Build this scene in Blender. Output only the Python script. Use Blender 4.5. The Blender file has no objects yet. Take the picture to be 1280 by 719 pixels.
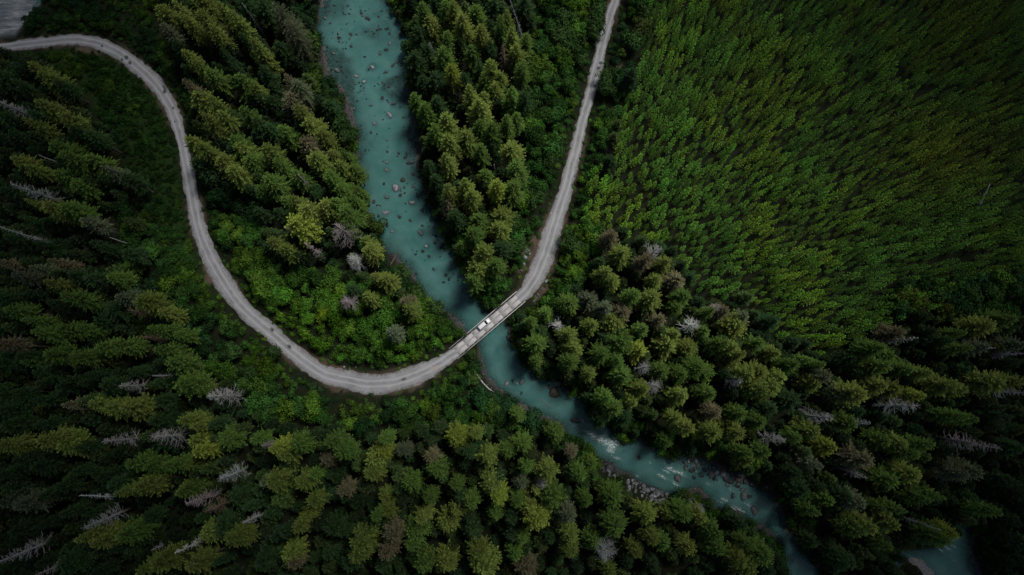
import bpy, math, random
import numpy as np
from mathutils import Vector

random.seed(11)
RNG = np.random.default_rng(11)
scene = bpy.context.scene
col = scene.collection

# ------------------------------------------------------------------ camera
F, HCAM, TILT = 881.0, 250.0, math.radians(7.8)
CT, ST = math.cos(TILT), math.sin(TILT)

def P(px, py, z=0.0):
    """ground position (x, y) of a map point read at height z"""
    u, v = (px - 640.0) / F, (359.5 - py) / F
    t = (HCAM - z) / (CT - v * ST)
    return u * t, (v * CT + ST) * t

def pix(x, y, z):
    dz = z - HCAM
    zc = -(y * ST - dz * CT)          # camera space z (negative ahead)
    yc = y * CT + dz * ST
    zc = -(y * ST) + dz * CT
    return 640.0 + F * x / -zc, 359.5 - F * yc / -zc

cam_d = bpy.data.cameras.new('camera')
cam = bpy.data.objects.new('camera', cam_d)
col.objects.link(cam)
cam.location = (0, 0, HCAM)
cam.rotation_euler = (TILT, 0, 0)
cam_d.sensor_width = 36.0
cam_d.lens = F / 1280.0 * 36.0
cam_d.clip_start = 1.0
cam_d.clip_end = 9000.0
scene.camera = cam

# ------------------------------------------------------------------ light
SUN_EL, SUN_AZ = math.radians(64), math.radians(48)   # azimuth clockwise from +y
w = bpy.data.worlds.new('World'); scene.world = w; w.use_nodes = True
nt = w.node_tree
sky = nt.nodes.new('ShaderNodeTexSky'); sky.sky_type = 'NISHITA'; sky.sun_disc = False
sky.sun_elevation = SUN_EL; sky.sun_rotation = SUN_AZ
sky.air_density = 1.0; sky.dust_density = 3.0; sky.ozone_density = 1.0
bg = nt.nodes['Background']; bg.inputs[1].default_value = 0.055
nt.links.new(sky.outputs[0], bg.inputs[0])
sd = bpy.data.lights.new('sun', 'SUN'); sd.energy = 2.9; sd.angle = math.radians(13); sd.color = (1.0, 0.97, 0.92)
so = bpy.data.objects.new('sun', sd); col.objects.link(so)
dirv = Vector((math.sin(SUN_AZ) * math.cos(SUN_EL), math.cos(SUN_AZ) * math.cos(SUN_EL), math.sin(SUN_EL)))
so.rotation_euler = dirv.to_track_quat('Z', 'Y').to_euler()
scene.view_settings.view_transform = 'Standard'
scene.view_settings.look = 'None'
scene.view_settings.exposure = -0.18
scene.view_settings.gamma = 1.0
scene.view_settings.use_curve_mapping = False
scene.cycles.max_bounces = 5
scene.cycles.diffuse_bounces = 3
scene.cycles.glossy_bounces = 2
scene.cycles.transmission_bounces = 3
scene.cycles.transparent_max_bounces = 6

# ------------------------------------------------------------------ helpers
def tag(o, label=None, cat=None, group=None, kind=None):
    if label: o['label'] = label
    if cat: o['category'] = cat
    if group: o['group'] = group
    if kind: o['kind'] = kind
    return o

def empty(name, loc, rz=0.0, scale=(1, 1, 1)):
    o = bpy.data.objects.new(name, None); col.objects.link(o)
    o.location = loc; o.rotation_euler = (0, 0, rz); o.scale = scale
    o.empty_display_size = 0.5
    return o

def mesh_from(name, V, Fc, attrs=None, smooth=False, mats=(), midx=None, uv=None):
    """V (n,3) ; Fc (m,k) array or list of arrays with equal k"""
    V = np.asarray(V, np.float32); me = bpy.data.meshes.new(name)
    groups = Fc if isinstance(Fc, list) else [Fc]
    groups = [np.asarray(g, np.int32) for g in groups if len(g)]
    loops = np.concatenate([g.ravel() for g in groups])
    cnt = np.concatenate([np.full(len(g), g.shape[1], np.int32) for g in groups])
    start = np.concatenate([[0], np.cumsum(cnt)[:-1]]).astype(np.int32)
    me.vertices.add(len(V)); me.vertices.foreach_set('co', V.ravel())
    me.loops.add(len(loops)); me.loops.foreach_set('vertex_index', loops)
    me.polygons.add(len(cnt)); me.polygons.foreach_set('loop_start', start)
    me.polygons.foreach_set('loop_total', cnt)
    if smooth: me.polygons.foreach_set('use_smooth', np.ones(len(cnt), bool))
    for m in mats: me.materials.append(m)
    if midx is not None: me.polygons.foreach_set('material_index', np.asarray(midx, np.int32))
    for k, a in (attrs or {}).items():
        a = np.asarray(a, np.float32)
        if a.ndim == 2:
            at = me.attributes.new(k, 'FLOAT_COLOR', 'POINT')
            if a.shape[1] == 3: a = np.concatenate([a, np.ones((len(a), 1), np.float32)], 1)
            at.data.foreach_set('color', a.ravel())
        else:
            at = me.attributes.new(k, 'FLOAT', 'POINT'); at.data.foreach_set('value', a.ravel())
    if uv is not None:
        l = me.uv_layers.new(name='UVMap'); l.data.foreach_set('uv', np.asarray(uv, np.float32)[loops].ravel())
    me.update(calc_edges=True); me.validate()
    return me

def link(name, me, parent=None, loc=None):
    o = bpy.data.objects.new(name, me); col.objects.link(o)
    if parent: o.parent = parent
    if loc is not None: o.location = loc
    return o

class MB:
    def __init__(s): s.v = []; s.q = []; s.t = []
    def add(s, vs, qs=(), ts=()):
        b = len(s.v); s.v += [tuple(p) for p in vs]
        s.q += [tuple(b + i for i in f) for f in qs]; s.t += [tuple(b + i for i in f) for f in ts]
    def box(s, c, d, rz=0.0, taper=1.0, skew=(0, 0)):
        cx, cy, cz = c; dx, dy, dz = d[0] / 2, d[1] / 2, d[2] / 2; vs = []
        for k in (-1, 1):
            f = taper if k > 0 else 1.0
            ox, oy = (skew if k > 0 else (0, 0))
            for i, j in ((-1, -1), (1, -1), (1, 1), (-1, 1)):
                x, y = i * dx * f + ox, j * dy * f + oy
                vs.append((cx + x * math.cos(rz) - y * math.sin(rz), cy + x * math.sin(rz) + y * math.cos(rz), cz + k * dz))
        s.add(vs, [(0, 3, 2, 1), (4, 5, 6, 7), (0, 1, 5, 4), (1, 2, 6, 5), (2, 3, 7, 6), (3, 0, 4, 7)])
    def tube(s, pts, rad, n=6, cap=True):
        pts = [Vector(p) for p in pts]; rings = []
        for i, p in enumerate(pts):
            a = pts[min(i + 1, len(pts) - 1)] - pts[max(i - 1, 0)]
            a.normalize(); u = a.cross(Vector((0.31, 0.17, 0.93)));
            if u.length < 1e-3: u = a.cross(Vector((1, 0, 0)))
            u.normalize(); v = a.cross(u)
            r = rad[i] if hasattr(rad, '__len__') else rad
            rings.append([p + (u * math.cos(2 * math.pi * k / n) + v * math.sin(2 * math.pi * k / n)) * r for k in range(n)])
        vs = [q for r in rings for q in r]; qs = []
        for i in range(len(pts) - 1):
            for k in range(n):
                qs.append((i * n + k, i * n + (k + 1) % n, (i + 1) * n + (k + 1) % n, (i + 1) * n + k))
        ts = []
        if cap:
            e = (len(pts) - 1) * n
            for k in range(1, n - 1): ts += [(0, k + 1, k), (e, e + k, e + k + 1)]
        s.add(vs, qs, ts)
    def mesh(s, name, mats=(), smooth=False, **kw):
        g = []
        if s.q: g.append(np.array(s.q))
        if s.t: g.append(np.array(s.t))
        return mesh_from(name, np.array(s.v), g, mats=mats, smooth=smooth, **kw)
    def build(s, name, mat, parent=None, smooth=False, loc=None):
        return link(name, s.mesh(name, [mat], smooth), parent, loc)

# ------------------------------------------------------------------ materials
def newmat(name):
    m = bpy.data.materials.new(name); m.use_nodes = True
    t = m.node_tree; b = t.nodes['Principled BSDF']; return m, t, b
def N(t, ty, **kw):
    n = t.nodes.new(ty)
    for k, v in kw.items(): setattr(n, k, v)
    return n
def L(t, a, b): t.links.new(a, b)
def mixc(t, fac, a, b, mode='MIX'):
    n = N(t, 'ShaderNodeMix', data_type='RGBA', blend_type=mode)
    for i, v in ((0, fac), (6, a), (7, b)):
        if hasattr(v, 'is_linked'): L(t, v, n.inputs[i])
        elif i == 0: n.inputs[i].default_value = v
        else: n.inputs[i].default_value = (v, v, v, 1) if isinstance(v, (int, float)) else (*v, 1)
    return n.outputs[2]
def mth(t, op, a, b=0.0, c=None, clamp=False):
    n = N(t, 'ShaderNodeMath', operation=op, use_clamp=clamp)
    for s, v in zip(n.inputs, (a, b, c)):
        if v is None: continue
        if hasattr(v, 'is_linked'): L(t, v, s)
        else: s.default_value = v
    return n.outputs[0]
def noise(t, scale, detail=3.0, rough=0.55, vec=None, dist=0.0):
    n = N(t, 'ShaderNodeTexNoise'); n.inputs['Scale'].default_value = scale
    n.inputs['Detail'].default_value = detail; n.inputs['Roughness'].default_value = rough
    n.inputs['Distortion'].default_value = dist
    if vec is not None: L(t, vec, n.inputs['Vector'])
    return n.outputs[0]
def ramp(t, fac, stops):
    n = N(t, 'ShaderNodeValToRGB'); L(t, fac, n.inputs[0]); e = n.color_ramp.elements
    while len(e) > 1: e.remove(e[0])
    e[0].position = stops[0][0]; e[0].color = (*([stops[0][1]] * 3 if isinstance(stops[0][1], float) else stops[0][1]), 1)
    for p, c in stops[1:]:
        x = e.new(p); x.color = (*([c] * 3 if isinstance(c, float) else c), 1)
    return n.outputs[0]
def maprange(t, v, a, b, c=0.0, d=1.0):
    n = N(t, 'ShaderNodeMapRange'); L(t, v, n.inputs[0])
    for i, x in enumerate((a, b, c, d)): n.inputs[i + 1].default_value = x
    return n.outputs[0]
def objco(t): return N(t, 'ShaderNodeTexCoord').outputs['Object']
def worldco(t): return N(t, 'ShaderNodeNewGeometry').outputs['Position']
def attr(t, name):
    n = N(t, 'ShaderNodeAttribute', attribute_name=name); return n

def foliage(name, tint_attr, trans=0.14, tipmul=1.9, basemul=0.42):
    m, t, b = newmat(name)
    if tint_attr: tint = attr(t, 'tint').outputs['Color']
    else: tint = N(t, 'ShaderNodeObjectInfo').outputs['Color']
    co = worldco(t)
    isl = N(t, 'ShaderNodeNewGeometry').outputs['Random Per Island']
    n1 = noise(t, 0.55, 3.0, 0.6, co)
    k = maprange(t, n1, 0.3, 0.7, 0.72, 1.3)
    k2 = maprange(t, isl, 0.0, 1.0, 0.7, 1.35)
    tip = maprange(t, attr(t, 'tipness').outputs['Fac'], 0.0, 1.0, basemul, tipmul)  # new growth lightens tips; darker inner sprays also paint shade into the crowns
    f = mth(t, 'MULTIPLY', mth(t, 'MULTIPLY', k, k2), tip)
    comb = N(t, 'ShaderNodeCombineColor'); 
    for i in range(3): L(t, f, comb.inputs[i])
    c = mixc(t, 1.0, tint, comb.outputs[0], 'MULTIPLY')
    L(t, c, b.inputs['Base Color']); b.inputs['Roughness'].default_value = 0.75
    b.inputs['Specular IOR Level'].default_value = 0.06
    tr = N(t, 'ShaderNodeBsdfTranslucent'); L(t, c, tr.inputs[0])
    mx = N(t, 'ShaderNodeMixShader'); mx.inputs[0].default_value = trans
    L(t, b.outputs[0], mx.inputs[1]); L(t, tr.outputs[0], mx.inputs[2])
    L(t, mx.outputs[0], t.nodes['Material Output'].inputs[0])
    return m
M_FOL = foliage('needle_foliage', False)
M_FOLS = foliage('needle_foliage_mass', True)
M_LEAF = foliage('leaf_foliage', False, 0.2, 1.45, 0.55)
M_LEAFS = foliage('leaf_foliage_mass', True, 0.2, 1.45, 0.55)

def simple(name, c1, c2, scale, rough=0.85, bump=0.0, detail=4.0, spec=0.3, co='obj'):
    m, t, b = newmat(name)
    v = objco(t) if co == 'obj' else worldco(t)
    n = noise(t, scale, detail, 0.6, v)
    L(t, mixc(t, maprange(t, n, 0.3, 0.7), c1, c2), b.inputs['Base Color'])
    b.inputs['Roughness'].default_value = rough; b.inputs['Specular IOR Level'].default_value = spec
    if bump:
        bp = N(t, 'ShaderNodeBump'); bp.inputs['Strength'].default_value = bump; L(t, n, bp.inputs['Height']); L(t, bp.outputs[0], b.inputs['Normal'])
    return m
WETZ = -2.88
M_BARK = simple('bark', (0.10, 0.075, 0.06), (0.20, 0.16, 0.135), 3.0, 0.95, 0.4)
def objtint(name, scale, lo, hi, rough, bump, spec=0.3, darkcap=None):
    m, t, b = newmat(name)
    tint = attr(t, 'tint').outputs['Color'] if darkcap else N(t, 'ShaderNodeObjectInfo').outputs['Color']
    n = noise(t, scale, 5.0, 0.62, worldco(t))
    f = maprange(t, n, 0.3, 0.7, lo, hi)
    if spec == .45:      # wet stone stays dark just above the water line
        sz = N(t, 'ShaderNodeSeparateXYZ'); L(t, worldco(t), sz.inputs[0]); f = mth(t, 'MULTIPLY', f, maprange(t, sz.outputs[2], WETZ, WETZ + .25, .3, 1.0))
    comb = N(t, 'ShaderNodeCombineColor')
    for i in range(3): L(t, f, comb.inputs[i])
    L(t, mixc(t, 1.0, tint, comb.outputs[0], 'MULTIPLY'), b.inputs['Base Color'])
    b.inputs['Roughness'].default_value = rough; b.inputs['Specular IOR Level'].default_value = spec
    bp = N(t, 'ShaderNodeBump'); bp.inputs['Strength'].default_value = bump; bp.inputs['Distance'].default_value = 0.1
    L(t, n, bp.inputs['Height']); L(t, bp.outputs[0], b.inputs['Normal'])
    return m
M_DEAD = objtint('weathered_deadwood', 1.2, 0.7, 1.25, 0.9, 0.2)
M_ROCK = objtint('river_rock', 1.6, 0.45, 1.5, 0.7, 0.6, 0.45)
M_ROCKS = objtint('river_rock_mass', 1.6, 0.45, 1.5, 0.7, 0.6, 0.45, True)

# ------------------------------------------------------------------ map data (map points)
WL = -3.0   # water level
LB = [(393,-25),(397,0),(398,40),(403,80),(409,100),(427,117),(438,150),(449,180),(448,210),(455,240),(465,270),(475,300),(495,325),(516,350),(535,375),(558,395),(580,412),(590,422),(597,435),(602,457),(610,475),(622,487),(640,500),(667,521),(703,534),(712,545),(738,556),(753,572),(772,588),(793,596),(838,616),(873,614),(893,638),(922,642),(947,659),(970,679),(979,699),(976,722),(985,760)]
RB = [(478,-25),(484,0),(490,7),(502,33),(512,67),(517,87),(513,110),(518,133),(524,160),(528,187),(525,207),(529,233),(537,252),(551,280),(561,312),(580,335),(590,360),(597,372),(608,385),(630,400),(643,428),(650,447),(658,461),(680,471),(704,489),(727,496),(735,516),(770,541),(776,550),(800,547),(817,559),(833,572),(850,563),(880,568),(907,584),(935,598),(960,614),(980,639),(987,664),(1002,689),(1020,711),(1040,760)]
river = np.array([P(x, y, WL) for x, y in LB] + [P(x, y, WL) for x, y in RB[::-1]])
SIDE = [(1188,640),(1206,650),(1213,679),(1224,708),(1250,760),(1160,770),(1160,716),(1148,702),(1132,700),(1125,712),(1108,706),(1105,694),(1122,688),(1150,690),(1166,684),(1180,664)]
side = np.array([P(x, y, WL) for x, y in SIDE])
BRAID = [(-40,44),(4,44),(18,38),(32,22),(44,4),(55,-20),(61,-20),(53,4),(43,15),(32,31),(20,44),(4,49),(-40,51)]
BAR = [(-60,-60),(62,-60),(58,0),(50,12),(32,34),(20,47),(-60,52)]
braid = np.array([P(x, y, -1.0) for x, y in BRAID]); bar = np.array([P(x, y, -0.6) for x, y in BAR])

ROAD_W = [(-60,66,14),(-10,61,14.5),(20,57,14),(62,52,15),(95,49.5,16),(125,55,18),(150,67,19),(175,86,19),(199,111,19),(214,136,18),(222,158,17),(228,182,14),(233,208,15.5),(238,232,16.5),(242,256,17.5),(247,280,19.5),(255,305,21),(267,330,23),(281,354,24),(303,384,22),(333,411,20),(366,440,20),(402,466,23),(434,475,25),(462,480,25),(495,477,26),(522,468,24),(545,457,20),(560,447,16),(571,440,14)]
ROAD_E = [(646,374.5,13),(655,367,17),(665,354,23),(676,332,25),(686,305,25),(693,280,24),(701,255,20),(709,230,17),(715,205,16.5),(722,180,14.5),(727,155,15),(736,125,15),(742,100,15.5),(748,75,15),(754,50,14.5),(761,25,13.5),(769,0,13.5),(782,-45,13.5)]

def catmull(pts, step=1.0):
    p = np.array(pts, float); out = []
    for i in range(len(p) - 1):
        p0 = p[max(i - 1, 0)]; p1 = p[i]; p2 = p[i + 1]; p3 = p[min(i + 2, len(p) - 1)]
        n = max(2, int(np.linalg.norm(p2[:2] - p1[:2]) / step))
        for k in range(n):
            t = k / n
            out.append(0.5 * ((2 * p1) + (-p0 + p2) * t + (2 * p0 - 5 * p1 + 4 * p2 - p3) * t * t + (-p0 + 3 * p1 - 3 * p2 + p3) * t ** 3))
    out.append(p[-1]); return np.array(out)
def road_line(R):
    return catmull([(*P(x, y, 0.0), wd * 0.285) for x, y, wd in R], 1.0)
RW, RE = road_line(ROAD_W), road_line(ROAD_E)
RALL = np.concatenate([RW, RE])
BA, BB = np.array(P(570.3, 439.7)), np.array(P(648, 373.6))     # bridge ends
BDIR = (BB - BA) / np.linalg.norm(BB - BA); BLEN = float(np.linalg.norm(BB - BA)); BANG = math.atan2(BDIR[1], BDIR[0])

def in_poly(x, y, poly):
    r = np.zeros(x.shape, bool); n = len(poly)
    for i in range(n):
        x1, y1 = poly[i]; x2, y2 = poly[(i + 1) % n]
        if y1 == y2: continue
        c = ((y1 > y) != (y2 > y)) & (x < (x2 - x1) * (y - y1) / (y2 - y1) + x1)
        r ^= c
    return r
def seg_dist(x, y, poly, closed=True):
    d = np.full(x.shape, 1e9); n = len(poly)
    for i in range(n if closed else n - 1):
        ax, ay = poly[i][:2]; bx, by = poly[(i + 1) % n][:2]; dx, dy = bx - ax, by - ay
        L2 = dx * dx + dy * dy + 1e-9
        t = np.clip(((x - ax) * dx + (y - ay) * dy) / L2, 0, 1)
        d = np.minimum(d, np.hypot(x - ax - t * dx, y - ay - t * dy))
    return d
def sdist(x, y, poly):
    d = seg_dist(x, y, poly); return np.where(in_poly(x, y, poly), -d, d)
def road_sd(x, y):
    """distance beyond the road edge"""
    best = np.full(x.shape, 1e9)
    for R in (RW[::3], RE[::3]):
        for i in range(len(R) - 1):
            ax, ay, aw = R[i]; bx, by, bw = R[i + 1]; dx, dy = bx - ax, by - ay
            t = np.clip(((x - ax) * dx + (y - ay) * dy) / (dx * dx + dy * dy + 1e-9), 0, 1)
            best = np.minimum(best, np.hypot(x - ax - t * dx, y - ay - t * dy) - (aw + (bw - aw) * t) / 2)
    return best
def sm(a, b, x):
    t = np.clip((x - a) / (b - a), 0, 1); return t * t * (3 - 2 * t)
# cheap value noise
_perm = RNG.random((64, 64, 4))
def vnoise(x, y, s, k=0):
    u, v = np.asarray(x) / s, np.asarray(y) / s
    i, j = np.floor(u).astype(int), np.floor(v).astype(int); fu, fv = u - i, v - j
    fu, fv = fu * fu * (3 - 2 * fu), fv * fv * (3 - 2 * fv); g = _perm[:, :, k]
    a, b, c, d = g[i % 64, j % 64], g[(i + 1) % 64, j % 64], g[i % 64, (j + 1) % 64], g[(i + 1) % 64, (j + 1) % 64]
    return (a * (1 - fu) + b * fu) * (1 - fv) + (c * (1 - fu) + d * fu) * fv

def terrain(x, y, full=False):
    x = np.asarray(x, float); y = np.asarray(y, float)
    sr = np.minimum(sdist(x, y, river), sdist(x, y, side)); sb = sdist(x, y, braid); rd = road_sd(x, y)
    base = (vnoise(x, y, 22, 0) - 0.5) * 1.8 + (vnoise(x, y, 6, 1) - 0.5) * 0.6 + 0.35
    far = np.maximum(np.abs(x) - 260, 0) + np.maximum(np.abs(y - 40) - 170, 0)
    base = base + far * 0.12
    wr = 1 - sm(0.4, 5.0, rd)
    base = base * (1 - wr) + (-0.08) * wr
    jig = sr + (vnoise(x, y, 5, 2) - 0.5) * 2.2
    bank = sm(-0.5, 8.0, jig)
    bed = WL - np.clip(-sr * (0.16 - .07 * sm(50, 80, y)), -0.4, 1.0) + (vnoise(x, y, 4, 3) - 0.5) * 0.5 + (vnoise(x, y, 13, 2) - 0.5) * 0.9
    shal = sm(70, 110, y) * sm(.35, .7, vnoise(x, y, 11, 0)); bed = bed - 0.25 * sm(0, 6, -sr) * (1 - shal) + shal * (.62 + 1.1 * (vnoise(x, y, 2.3, 1) - .5)); bed = np.where(sr < -1.5, np.minimum(bed, WL - .12), bed)
    z = bed * (1 - bank) + base * bank
    # braided gravel at the far corner
    gb = sm(-1, 3, -sdist(x, y, bar)); z = z * (1 - gb) + (-0.75 + (vnoise(x, y, 5, 1) - 0.5) * 0.35) * gb
    z = z - 0.55 * (1 - sm(-2.0, 0.8, sb))
    # keep the road embankment solid up to the abutments
    z = np.where(rd < 0.6, np.maximum(z, -0.10), z)
    zz = np.where((rd >= 0.6) & (rd < 3.0), np.maximum(z, -0.10 - (rd - 0.6) * 1.25), z)
    if full: return zz, sr, sb, rd, gb
    return zz

# ------------------------------------------------------------------ ground
def axis(lo, hi, step, far):
    a = list(np.arange(lo, hi + step, step)); s = step; x = a[-1]; out = []
    while x < far: s *= 1.5; x += s; out.append(x)
    s = step; x = a[0]; neg = []
    while x > -far: s *= 1.5; x -= s; neg.append(x)
    return np.array(neg[::-1] + a + out)
gx, gy = axis(-222, 222, 0.85, 3500), axis(-85, 175, 0.85, 3500)
X, Y = np.meshgrid(gx, gy); xs, ys = X.ravel(), Y.ravel()
zs, SR, SB, RD, GB = terrain(xs, ys, True)
nx, ny = len(gx), len(gy)
ii = (np.arange(ny - 1)[:, None] * nx + np.arange(nx - 1)[None, :]).ravel()
quads = np.stack([ii, ii + 1, ii + nx + 1, ii + nx], 1)
nn = vnoise(xs, ys, 2.5, 0) * 0.6 + vnoise(xs, ys, 7, 3) * 0.4
stones = np.clip(1 - sm(-0.5, 1.6, SR + (nn - 0.5) * 4), 0, 1)
stones = np.maximum(stones, GB)
verge = (1 - sm(0.0, 1.3, RD + (nn - 0.5) * 2.6)) * sm(.25, .7, vnoise(xs, ys, 9, 1))
# bare dirt patches: road cuttings and the cleared strip
dirt = np.zeros(len(xs))
for px, py, r in ((657,318,6),(652,334,5),(668,300,4),(680,362,5),(672,374,5),(762,170,6),(757,185,5),(772,85,5),(768,110,4),(766,140,4),(764,155,4),(756,205,3),(262,348,6),(258,335,4),(110,62,5),(123,64,5),(100,63,4),(545,467,4)):
    cx, cy = P(px, py); dirt = np.maximum(dirt, 1 - sm(0.4, 1.1, np.hypot(xs - cx, ys - cy) / (r * 0.285 * 1.6) + (nn - 0.5) * 0.7))
grass = np.zeros(len(xs))
GR = [(60,62),(125,66),(165,92),(198,128),(212,165),(222,230),(235,300),(262,372),(235,365),(205,330),(185,270),(165,190),(110,120)]
gpoly = np.array([P(*p) for p in GR]); grass = 1 - sm(-2, 3, sdist(xs, ys, gpoly) + (nn - 0.5) * 5)
m, t, b = newmat('forest_ground'); co = worldco(t)
n1 = noise(t, 0.35, 5, 0.6, co); n2 = noise(t, 2.4, 5, 0.7, co); n3 = noise(t, 0.9, 3, 0.5, co)
floor = ramp(t, n1, [(0.3, (0.008, 0.012, 0.006)), (0.5, (0.013, 0.018, 0.008)), (0.7, (0.020, 0.019, 0.012))])
gcol = ramp(t, n2, [(0.3, (0.010, 0.022, 0.007)), (0.55, (0.020, 0.040, 0.010)), (0.75, (0.045, 0.062, 0.016))])
scol = ramp(t, n2, [(0.3, (0.025, 0.026, 0.026)), (0.55, (0.06, 0.06, 0.06)), (0.78, (0.17, 0.165, 0.165))])
dcol = ramp(t, n2, [(0.3, (0.055, 0.038, 0.028)), (0.55, (0.12, 0.088, 0.065)), (0.75, (0.22, 0.19, 0.16))])
c = mixc(t, attr(t, 'grass').outputs['Fac'], floor, gcol)
c = mixc(t, mth(t, 'MULTIPLY', attr(t, 'verge').outputs['Fac'], 0.75), c, dcol)
c = mixc(t, attr(t, 'dirt').outputs['Fac'], c, dcol)
c = mixc(t, attr(t, 'stones').outputs['Fac'], c, scol)
bed = ramp(t, n3, [(0.3, (0.025, 0.027, 0.027)), (0.62, (0.105, 0.092, 0.088))])
c = mixc(t, attr(t, 'bed').outputs['Fac'], c, bed)
mpb = N(t, 'ShaderNodeMapping'); mpb.inputs['Rotation'].default_value = (0, 0, math.radians(-38)); mpb.inputs['Scale'].default_value = (0.25, 1.3, 1); L(t, co, mpb.inputs[0])
barc = ramp(t, noise(t, 0.6, 6, 0.7, mpb.outputs[0]), [(0.3, (0.06, 0.085, 0.09)), (0.5, (0.16, 0.18, 0.19)), (0.66, (0.34, 0.37, 0.38))])
c = mixc(t, attr(t, 'bar').outputs['Fac'], c, barc)
L(t, c, b.inputs['Base Color']); b.inputs['Roughness'].default_value = 0.95; b.inputs['Specular IOR Level'].default_value = 0.1
bp = N(t, 'ShaderNodeBump'); bp.inputs['Strength'].default_value = 0.7; bp.inputs['Distance'].default_value = 0.25
L(t, n2, bp.inputs['Height']); L(t, bp.outputs[0], b.inputs['Normal'])
M_GROUND = m
g = link('ground', mesh_from('ground', np.stack([xs, ys, zs], 1), quads, {'stones': stones, 'verge': verge * (1 - stones), 'dirt': dirt, 'grass': grass, 'bed': sm(0.2, 1.5, -SR), 'bar': GB}, True, [m]))
tag(g, kind='structure')

# ------------------------------------------------------------------ water
FOAM = [(736,542,4),(742,545,6),(750,549,7),(757,553,6),(764,556,8),(768,549,5),(763,563,5),(770,573,3),(828,596,4),(833,590,3),(838,587,4),(850,592,4),(845,606,3),(905,625,3),(901,628,2.5),(924,637,4.5),(917,636,3),(936,632,3),(912,612,2),(716,532,2.5),(729,527,3),(1182,684,4),(1176,688,3),(1190,682,3),(1117,697,4),(1111,699,3),(1192,700,2),(813,579,1.5),(885,606,2),(796,596,1.6),(801,603,2),(633,481,2.5),(646,479,2)]
def water_mat(name, foam):
    m, t, b = newmat(name); co = worldco(t)
    mp = N(t, 'ShaderNodeMapping'); mp.inputs['Rotation'].default_value = (0, 0, math.radians(-62)); mp.inputs['Scale'].default_value = (0.35, 1.2, 1)
    L(t, co, mp.inputs[0]); fl = mp.outputs[0]
    n1 = noise(t, 0.16, 5, 0.6, co, 0.8)
    c = mixc(t, maprange(t, n1, 0.3, 0.7), (0.045, 0.152, 0.141), (0.086, 0.205, 0.190))
    c = mixc(t, maprange(t, noise(t, 0.6, 5, 0.7, fl), 0.45, 0.8, 0.0, 0.22), c, (0.12, 0.25, 0.24))
    fo = attr(t, 'foam').outputs['Fac']
    fn = noise(t, 2.1, 8, 0.78, fl, 2.0)
    ff = mth(t, 'MULTIPLY', maprange(t, mth(t, 'ADD', fo, mth(t, 'MULTIPLY', mth(t, 'SUBTRACT', fn, 0.5), 5.0)), 0.75, 1.15), mth(t, 'GREATER_THAN', fo, 0.02))
    c = mixc(t, ff, c, (0.72, 0.80, 0.80))
    L(t, c, b.inputs['Base Color']); b.inputs['IOR'].default_value = 1.33
    L(t, maprange(t, ff, 0, 1, 0.16, 0.7), b.inputs['Roughness'])
    w1 = noise(t, 1.6, 5, 0.65, fl, 0.6)
    bp = N(t, 'ShaderNodeBump'); bp.inputs['Strength'].default_value = 0.3; bp.inputs['Distance'].default_value = 0.2
    L(t, w1, bp.inputs['Height']); L(t, bp.outputs[0], b.inputs['Normal'])
    tr = N(t, 'ShaderNodeBsdfTransparent'); tr.inputs[0].default_value = (0.62, 0.88, 0.86, 1)
    mx = N(t, 'ShaderNodeMixShader')
    op = mth(t, 'MAXIMUM', attr(t, 'silt').outputs['Fac'], ff)
    L(t, op, mx.inputs[0]); L(t, tr.outputs[0], mx.inputs[1]); L(t, b.outputs[0], mx.inputs[2])
    L(t, mx.outputs[0], t.nodes['Material Output'].inputs[0]); return m
M_WATER = water_mat('glacial_water', True)
def water(name, poly, level, step=0.45, dens=2.0, margin=1.4):
    lo, hi = poly.min(0) - 2, poly.max(0) + 2
    ax, ay = np.arange(lo[0], hi[0], step), np.arange(lo[1], hi[1], step)
    Xw, Yw = np.meshgrid(ax, ay); x, y = Xw.ravel(), Yw.ravel(); n = len(ax)
    s = sdist(x, y, poly); keep = s < margin
    i = (np.arange(len(ay) - 1)[:, None] * n + np.arange(n - 1)[None, :]).ravel()
    q = np.stack([i, i + 1, i + n + 1, i + n], 1); q = q[keep[q].all(1)]
    used = np.unique(q); mp = np.zeros(len(x), int); mp[used] = np.arange(len(used)); q = mp[q]; x, y = x[used], y[used]
    d = level - terrain(x, y)
    foam = np.zeros(len(x))
    for fx, fy, r in FOAM:
        cx, cy = P(fx, fy, WL); al = (x - cx) * .87 - (y - cy) * .49; ac = (x - cx) * .49 + (y - cy) * .87; ka, kc = (1.6, 1.0) if r >= 5 else (2.6, .55); foam = np.maximum(foam, np.exp(-(np.hypot(al / ka, ac / kc) / (r * 0.285)) ** 2))
    z = level + 0.10 * (vnoise(x, y, 2.2, 1) - 0.5) + 0.3 * foam * vnoise(x, y, 0.9, 2)
    me = mesh_from(name, np.stack([x, y, z], 1), q, {'foam': foam, 'silt': np.clip(1 - np.exp(-dens * np.clip(d, 0, 9)), 0.12, 1)}, True, [M_WATER])
    o = link(name, me); tag(o, kind='structure'); return o
water('river', river, WL)
water('side_channel', side, WL)
water('braided_stream', braid, -1.02, 0.6, 3.0, 1.0)

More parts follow.
